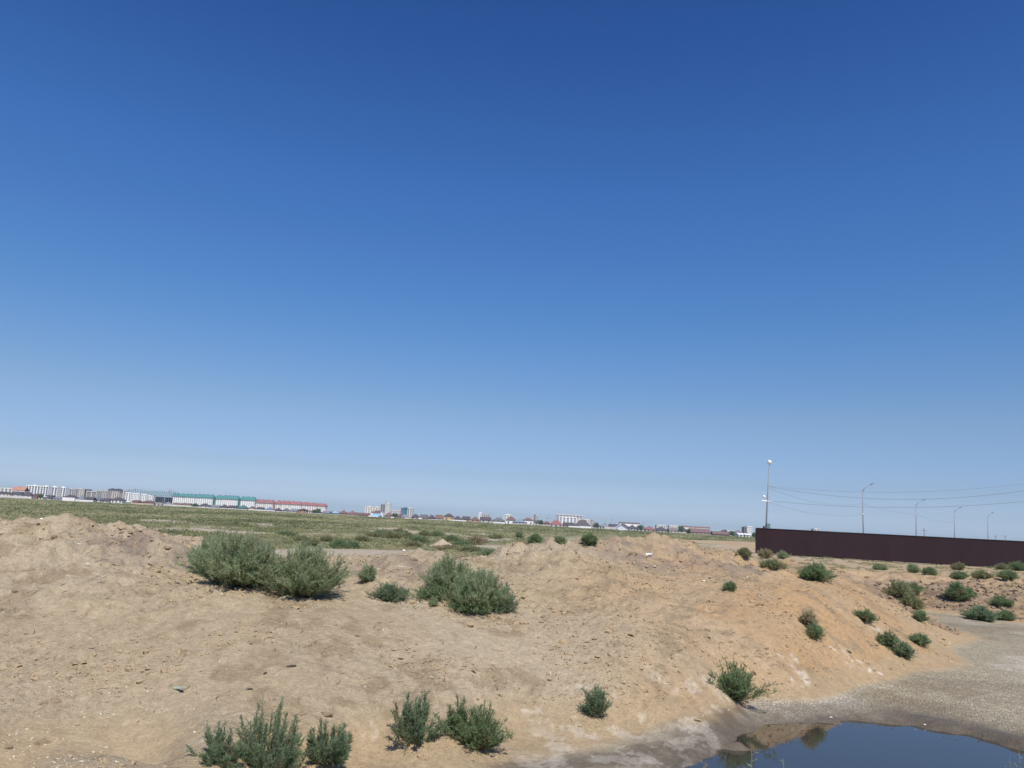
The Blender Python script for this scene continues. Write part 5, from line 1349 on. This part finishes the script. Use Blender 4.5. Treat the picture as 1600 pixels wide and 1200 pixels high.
# ------------------------------------------------------------------ loose things on the earth
def ico_template(sub=1):
    bm = bmesh.new(); bmesh.ops.create_icosphere(bm, subdivisions=sub, radius=1.0)
    v = np.array([x.co[:] for x in bm.verts]); f = np.array([[q.index for q in x.verts] for x in bm.faces]); bm.free()
    return v, f
T1v, T1f = ico_template(1)
def scatter_lumps(name, X, Y, S, seed, flat=(0.5, 0.9), sink=0.25):
    """rough stones or clods joined into one mesh"""
    rng = np.random.default_rng(seed)
    n = len(X)
    Z = ground_z(X, Y)
    k = len(T1v)
    V = np.repeat(T1v[None], n, 0) * (1 + 0.30 * rng.normal(size=(n, k, 1)))
    V *= rng.uniform(0.65, 1.35, (n, 1, 3)) * np.stack([np.ones(n), np.ones(n), rng.uniform(flat[0], flat[1], n)], 1)[:, None]
    a = rng.uniform(0, 2 * np.pi, n); c, s = np.cos(a)[:, None], np.sin(a)[:, None]
    V = np.stack([V[..., 0] * c - V[..., 1] * s, V[..., 0] * s + V[..., 1] * c, V[..., 2]], -1) * S[:, None, None]
    V += np.stack([X, Y, Z - sink * S + 0.3 * S], 1)[:, None]
    Fc = (T1f[None] + (np.arange(n) * k)[:, None, None]).reshape(-1)
    return mesh_np(name, V.reshape(-1, 3), Fc, np.full(n * len(T1f), 3), smooth=False)

rng = np.random.default_rng(77)
def heap_points(n, lo=0.22, r0=8.5, r1=33, bias=None):
    th = rng.uniform(-0.72, 0.66, n * 6); r = r0 * (r1 / r0) ** rng.uniform(0, 1, n * 6)
    x = r * np.sin(th); y = r * np.cos(th)
    z = smooth_z(x, y)
    ok = (z - FLOOR_Z > lo)
    if bias is not None: ok &= bias(x, y, z - FLOOR_Z)
    x, y = x[ok][:n], y[ok][:n]
    return x, y
# clods: in the same soil as the heap
def rough_bias(x, y, hz):
    q = fbm(x, y, 1.3, 3, 401) + 0.25 * sstep(1.6, 2.3, hz)
    return (q > rng.uniform(-0.15, 0.42, len(x))) & (hz > rng.uniform(0.0, 0.55, len(x)))
x, y = heap_points(15000, 0.06, bias=rough_bias)
s = 0.0095 * np.exp(rng.normal(0.35, 0.55, len(x))) * (np.hypot(x, y) / 12) ** 0.6
s = np.minimum(s, 0.075)
me = scatter_lumps('earth_clods', x, y, s, 1)
m_clod, nt, bs = new_mat('clod_soil')
N, L = nt.nodes, nt.links
gn = N.new('ShaderNodeNewGeometry'); nn = N.new('ShaderNodeTexNoise'); nn.inputs['Scale'].default_value = 2.0; nn.inputs['Detail'].default_value = 6
L.new(gn.outputs['Position'], nn.inputs['Vector'])
mx = N.new('ShaderNodeMix'); mx.data_type = 'RGBA'; mx.inputs['A'].default_value = (0.30, 0.225, 0.14, 1); mx.inputs['B'].default_value = (0.43, 0.325, 0.20, 1)
L.new(nn.outputs['Fac'], mx.inputs['Factor']); L.new(mx.outputs['Result'], bs.inputs['Base Color']); bs.inputs['Roughness'].default_value = 0.95; bs.inputs['Specular IOR Level'].default_value = 0.1
me.materials.append(m_clod)
tag(link('earth_clods', me), 'small dry earth clods strewn over the heap', 'clods', kind='stuff')
# clods of the far bank
th = rng.uniform(0.44, 0.66, 2500); r = rng.uniform(30, 46, 2500); x = r * np.sin(th); y = r * np.cos(th)
hz = smooth_z(x, y) - FLOOR_Z; ok = (hz > 0.15) & (hz < 1.45)
me = scatter_lumps('bank_clods', x[ok], y[ok], np.minimum(0.14, 0.045 * np.exp(rng.normal(0.4, 0.5, ok.sum()))), 2); me.materials.append(paint((0.27, 0.20, 0.135), 0.95, 0.35, 1.2, 0.1))
tag(link('bank_clods', me), 'crumbled clods covering the far bank of the dry pond', 'clods', kind='stuff')
# pale chips and shells
x, y = heap_points(900, 0.12)
s = 0.0044 * np.exp(rng.normal(0.2, 0.45, len(x))) * (np.hypot(x, y) / 12) ** 0.7
me = scatter_lumps('pale_chips', x, y, s, 3); me.materials.append(paint((0.66, 0.61, 0.52), 0.8, 0.2, 6.0))
tag(link('pale_chips', me), 'tiny pale stone and shell chips speckling the heap', 'chips', kind='stuff')
# crumbs of salt crust along the foot
x, y = heap_points(2600, 0.14, 8.5, 24, bias=lambda x, y, hz: (hz < 0.6) & (fbm(x, y, 1.8, 2, 243) > 0.12 + 0.2 * rng.uniform(-1, 1, len(x))))
me = scatter_lumps('salt_crumbs', x, y, 0.0065 * np.exp(rng.normal(0.1, 0.5, len(x))), 4); me.materials.append(paint((0.52, 0.46, 0.36), 0.9, 0.25, 3.0))
tag(link('salt_crumbs', me), 'crumbled whitish crust along the foot of the heap', 'crust', kind='stuff')
# dry twigs and root ends
def twigs(n, seed, r1=30):
    rg = np.random.default_rng(seed)
    x, y = heap_points(n, 0.3, 8.5, r1, bias=lambda x, y, hz: fbm(x, y, 1.6, 3, 411) > rng.uniform(-0.3, 0.4, len(x)))
    z = ground_z(x, y)
    n = len(x)
    L_ = rg.uniform(0.03, 0.14, n) * (np.hypot(x, y) / 12) ** 0.4
    a = rg.uniform(0, 2 * np.pi, n)
    d = np.stack([np.cos(a), np.sin(a), rg.uniform(-0.1, 0.5, n)], 1)
    sd = np.stack([-np.sin(a), np.cos(a), np.zeros(n)], 1)
    p0 = np.stack([x, y, z + 0.004], 1)
    bend = sd * (L_ * rg.uniform(-0.3, 0.3, n))[:, None]
    p1 = p0 + d * (L_ * 0.5)[:, None] + bend; p2 = p0 + d * L_[:, None]
    w = 0.0035 * (np.hypot(x, y) / 12)[:, None]
    tri_ = [np.array([1, 0, 0]), np.array([-.5, .5, .7]), np.array([-.5, -.5, .7])]
    V = np.stack([p + w * t for p in (p0, p1, p2) for t in tri_], 1)
    fs = []
    for i in range(2):
        for k in range(3):
            k2 = (k + 1) % 3
            fs.append([i * 3 + k, i * 3 + k2, i * 3 + 3 + k2, i * 3 + 3 + k])
    fs = np.array(fs)
    Fc = (fs[None] + (np.arange(n) * 9)[:, None, None]).reshape(-1)
    return mesh_np('dry_twigs', V.reshape(-1, 3), Fc, np.full(n * 6, 4))
me = twigs(2400, 9); me.materials.append(m_twig)
tag(link('dry_twigs', me), 'short dry twigs and roots littering the heap', 'twigs', kind='stuff')

def stone(px, py, wpx, label, colr, name='stone', flat=0.55, cat='stone', long=1.0, rot=0.0, tilt=0.0):
    x, y, z = ground_hit(px, py)
    R = 0.5 * wpx * y / F
    rg = np.random.default_rng(int(px + py))
    bm = bmesh.new()
    for k in range(26):                                   # an angular broken lump: hull of random points
        q = rg.normal(size=3); q /= np.linalg.norm(q); q *= rg.uniform(0.6, 1.0)
        bm.verts.new((q[0] * R, q[1] * R * 0.7 / long, q[2] * R * flat))
    bmesh.ops.convex_hull(bm, input=list(bm.verts), use_existing_faces=False)
    bmesh.ops.delete(bm, geom=[w for w in bm.verts if not w.link_faces], context='VERTS')
    bmesh.ops.subdivide_edges(bm, edges=list(bm.edges), cuts=2, use_grid_fill=True)
    for w in bm.verts:
        w.co *= 1 + 0.07 * rg.normal()
    me = bpy.data.meshes.new(name); bm.to_mesh(me); bm.free()
    o = link(name, me, paint(colr, 0.95, 0.25, 9.0, 0.1), None, (x, y, z + R * flat * 0.02))
    o.rotation_euler = (tilt, tilt * 0.5, rot)
    return tag(o, label, cat)
PALE = (0.48, 0.42, 0.33); CLOD = (0.25, 0.185, 0.12); DK = (0.075, 0.060, 0.050)
stone(122, 850, 12, 'flat pale slab lying on the upper left slope', (0.55, 0.50, 0.42), long=1.4, rot=0.5, flat=0.35)
stone(136, 884, 14, 'pale clod below the flat slab on the left slope', PALE, 'earth_clod', cat='clod')
stone(65, 811, 7, 'small white stone on top of the left hump', (0.7, 0.67, 0.6))
stone(210, 855, 16, 'dark broken clod near the crest, left of the big fuzzy bush', CLOD, 'earth_clod', cat='clod')
stone(203, 833, 12, 'clod sitting on the crest above the dark broken one', CLOD, 'earth_clod', cat='clod')
stone(190, 834, 10, 'smaller clod on the crest left of another', CLOD, 'earth_clod', cat='clod')
stone(260, 862, 14, 'dark clod close to the left of the big fuzzy bush', CLOD, 'earth_clod', cat='clod')
stone(22, 925, 13, 'dark clod near the left picture edge', CLOD, 'earth_clod', cat='clod')
stone(456, 1042, 20, 'dark root stump sticking out of the middle slope', DK, 'root_stump', cat='root', flat=0.4, long=1.6, rot=0.4)
stone(414, 1053, 10, 'small dark root left of the root stump', DK, 'root_stump', cat='root', rot=1.3, long=1.5)
stone(391, 1079, 14, 'dark twig lump below the root stump', DK, 'root_stump', cat='root', long=2.0, flat=0.3)
stone(558, 995, 10, 'brown clod alone on the central slope', (0.19, 0.125, 0.10), 'earth_clod', cat='clod')
stone(66, 1162, 26, 'largest dark clod in the lower left corner', CLOD, 'earth_clod', cat='clod', rot=0.6)
stone(12, 1168, 18, 'dark clod at the bottom of the left picture edge', CLOD, 'earth_clod', cat='clod')
stone(85, 1096, 24, 'row end clod on the lower left slope', CLOD, 'earth_clod', cat='clod', long=1.5, flat=0.5)
stone(68, 1100, 14, 'smaller clod left of the row end clod', CLOD, 'earth_clod', cat='clod')
stone(510, 1118, 26, 'crumbly clod behind the low fan-shaped bush', CLOD, 'earth_clod', cat='clod', long=1.4, flat=0.5)
stone(497, 1124, 16, 'crumbly lump left of the clod behind the low fan-shaped bush', CLOD, 'earth_clod', cat='clod')
stone(700, 867, 9, 'dark clod on the crest above the central bush clump', CLOD, 'earth_clod', cat='clod')
stone(648, 877, 12, 'elongated dark clod on the grey soil behind the central clump', CLOD, 'earth_clod', cat='clod', long=1.6, rot=0.6)
stone(1105, 881, 14, 'dark clod on the right crest, right of the white scrap', CLOD, 'earth_clod', cat='clod', long=1.6)
stone(990, 866, 18, 'dark clod left of the white scrap on the crest', CLOD, 'earth_clod', cat='clod', long=1.8, flat=0.4)
stone(1023, 888, 8, 'small pale clod below the white scrap', PALE, 'earth_clod', cat='clod')
stone(1298, 1122, 6, 'little white stone at the far water edge', (0.7, 0.68, 0.62), flat=0.5)
stone(1445, 1133, 6, 'little white stone at the right water edge', (0.66, 0.64, 0.58), flat=0.5)
stone(1484, 1006, 5, 'lone white stone on the dry pond floor', (0.75, 0.72, 0.66), flat=0.6)
stone(1100, 908, 5, 'lone white stone on the right bench', (0.75, 0.72, 0.66))

def scrap(px, py, lpx, wpx, rot, colr, label, name, cat):
    """a crumpled strip of plastic: bent, folded, with thickness"""
    x, y, z = ground_hit(px, py)
    L_ = lpx * y / F; Wd = wpx * y / F
    rg = np.random.default_rng(int(px))
    n, m = 14, 5
    top = []
    for i in range(n):
        u = i / (n - 1)
        tap = 0.45 + 0.55 * math.sin(math.pi * min(1, 0.15 + u * 0.85))
        for j in range(m):
            w = (j / (m - 1) - 0.5) * Wd * tap
            top.append((u * L_ - L_ / 2, w + 0.12 * L_ * math.sin(u * 2.6), 0.02 + 0.25 * Wd * (1 - (2 * j / (m - 1) - 1) ** 2) + 0.10 * Wd * rg.normal()))
    v = top + [(a, b, c - 0.012) for a, b, c in top]
    f = []
    N_ = n * m
    for i in range(n - 1):
        for j in range(m - 1):
            a = i * m + j
            f.append((a, a + m, a + m + 1, a + 1)); f.append((N_ + a, N_ + a + 1, N_ + a + m + 1, N_ + a + m))
    for i in range(n - 1):
        a = i * m; f.append((a, N_ + a, N_ + a + m, a + m)); b = a + m - 1; f.append((b, b + m, N_ + b + m, N_ + b))
    for j in range(m - 1):
        f.append((j, j + 1, N_ + j + 1, N_ + j)); b = (n - 1) * m + j; f.append((b, N_ + b, N_ + b + 1, b + 1))
    o = MB().poly(v, f).build(name, paint(colr, 0.45, 0.15, 12.0, 0.4), None, (x, y, z + 0.015))
    gx_ = float(ground_z(x + 0.15, y)[0] - ground_z(x - 0.15, y)[0]) / 0.3; gy_ = float(ground_z(x, y + 0.15)[0] - ground_z(x, y - 0.15)[0]) / 0.3
    o.rotation_euler = (math.atan(gy_), -math.atan(gx_), rot)
    return tag(o, label, cat)
scrap(278, 1081, 26, 6, -0.75, (0.33, 0.38, 0.30), 'pale green plastic scrap lying on the lower left slope', 'plastic_scrap', 'scrap')
scrap(1014, 869, 14, 6, -1.1, (0.82, 0.82, 0.80), 'crumpled white plastic scrap on the rubble of the crest', 'plastic_scrap', 'scrap')
scrap(631, 862, 7, 3.5, -1.2, (0.80, 0.78, 0.74), 'tiny white scrap on the low crest above the small grey-green bush', 'plastic_scrap', 'scrap')
scrap(628, 889, 26, 1.6, 0.05, (0.42, 0.37, 0.29), 'thin bleached stick lying on the grey soil behind the bench', 'dry_stick', 'stick')

# thin weeds rising from the near bank into the bottom of the picture
def weed(px, ytop, d, label, seed):
    t = at(px, ytop, d)
    z0 = gz(t.x, t.y)
    rg = random.Random(seed)
    root = empty('weed', (t.x, t.y, z0)); tag(root, label, 'weed', 'thin weeds on the near bank')
    h = t.z - z0
    s = MB(); s.tube([(0, 0, -0.03), (0.01, 0, h * 0.5), (0.0, 0, h)], [0.006, 0.005, 0.002], 5)
    lv = MB()
    for k in range(16):
        u = 0.35 + 0.62 * k / 16
        a = rg.uniform(0, 6.28); ln = 0.085 * (1.15 - u * 0.6) * rg.uniform(0.6, 1.3)
        p = Vector((0.01 * math.sin(u * 3), 0, h * u)); q = p + Vector((math.cos(a) * ln, math.sin(a) * ln, ln * rg.uniform(0.3, 0.9)))
        s.tube([p, q], [0.003, 0.0015], 4)
        for j in range(3):
            b = p.lerp(q, 0.4 + 0.3 * j); dd = Vector((rg.gauss(0, 1), rg.gauss(0, 1), rg.gauss(0.5, 1))).normalized() * 0.022; sd = dd.cross(Vector((rg.gauss(0, 1), rg.gauss(0, 1), 1))).normalized() * 0.005
            lv.poly([b, b + dd * 0.5 + sd, b + dd, b + dd * 0.5 - sd], [(0, 1, 2, 3)])
    s.build('stem', paint((0.22, 0.25, 0.14), 0.9, 0.2, 6.0), root)
    me_ = lv.mesh('leaves'); a_ = me_.attributes.new('tint', 'FLOAT', 'POINT'); a_.data.foreach_set('value', np.random.default_rng(seed).uniform(0.3, 1, len(me_.vertices)).astype(np.float32))
    link('leaves', me_, LM['grey'], root)
weed(1174, 1166, 7.4, 'taller thin weed in front of the left of the pond', 1)
weed(1224, 1184, 7.4, 'shorter thin weed in front of the left of the pond', 2)
weed(1577, 1180, 7.6, 'thin weed in the lower right corner', 3)
weed(1592, 1172, 7.6, 'taller thin weed in the lower right corner', 4)

# ------------------------------------------------------------------ the dusty air over the plain
hz_b = MB().box(-5600, 5600, -5600, 5600, -7.0, 42.0)
haze = hz_b.build('haze', None)
m_hz = bpy.data.materials.new('haze_air'); m_hz.use_nodes = True
hn = m_hz.node_tree; hn.nodes.clear()
ho = hn.nodes.new('ShaderNodeOutputMaterial'); hv_ = hn.nodes.new('ShaderNodeVolumePrincipled')
hv_.inputs['Color'].default_value = (0.72, 0.86, 1.0, 1); hv_.inputs['Density'].default_value = 0.00013; hv_.inputs['Anisotropy'].default_value = 0.2
hn.links.new(hv_.outputs[0], ho.inputs['Volume'])
haze.data.materials.append(m_hz)
tag(haze, 'thin pale haze over the plain and the far town', 'haze', kind='stuff')

# bits of dead leaf and scum floating near the shore
rg = np.random.default_rng(31)
n = 90
i_ = rg.integers(0, 9, n); u_ = rg.uniform(0, 1, n)[:, None]
pp = POND[i_] * (1 - u_) + POND[(i_ + 1) % len(POND)] * u_
pp = pp + (ctr - pp) * (np.abs(rg.normal(0, 0.07, n)))[:, None]
pos = np.concatenate([pp, np.full((n, 1), WATER_Z + 0.004)], 1)
dv = unit(np.stack([rg.normal(size=n), rg.normal(size=n), 0.03 * rg.normal(size=n)], 1))
me = leaves_mesh('floating_bits', pos, dv, rg.uniform(0.02, 0.07, n), rg.uniform(0.008, 0.02, n), rg.uniform(0, 1, n), rg, np.ones(n))
tag(link('floating_bits', me, LM['dry']), 'dry leaf bits floating along the pond shore', 'debris', kind='stuff')

# a low pale pile of tipped soil at the near edge of the field
px0_, py0_ = 690, 856
x0_, y0_, z0_ = ground_hit(px0_, py0_)
rg = np.random.default_rng(6)
n_r, n_a = 14, 40
Rp = 0.5 * 46 * y0_ / F; Hp = 13 * y0_ / F
v = []; f = []
for i in range(n_r + 1):
    q = i / n_r
    for k in range(n_a):
        a = 2 * math.pi * k / n_a
        rr_ = Rp * q * (1 + 0.12 * math.sin(3 * a + 1) + 0.06 * math.sin(7 * a))
        xx, yy = rr_ * math.cos(a), rr_ * math.sin(a) * 0.8
        zz = float(ground_z(x0_ + xx, y0_ + yy)[0]) - z0_ + Hp * (1 - q) ** 1.1 + 0.03 * rg.normal() * (q < 1) - 0.05 * (q == 1)
        v.append((xx, yy, zz))
for i in range(n_r):
    for k in range(n_a):
        k2 = (k + 1) % n_a
        f.append((i * n_a + k, (i + 1) * n_a + k, (i + 1) * n_a + k2, i * n_a + k2))
tag(MB().poly(v, f).build('dirt_pile', paint((0.40, 0.325, 0.225), 0.95, 0.2, 1.5, 0.1), None, (x0_, y0_, z0_), smooth=True), 'low pale dirt pile among the scrub beyond the heap', 'dirt pile')
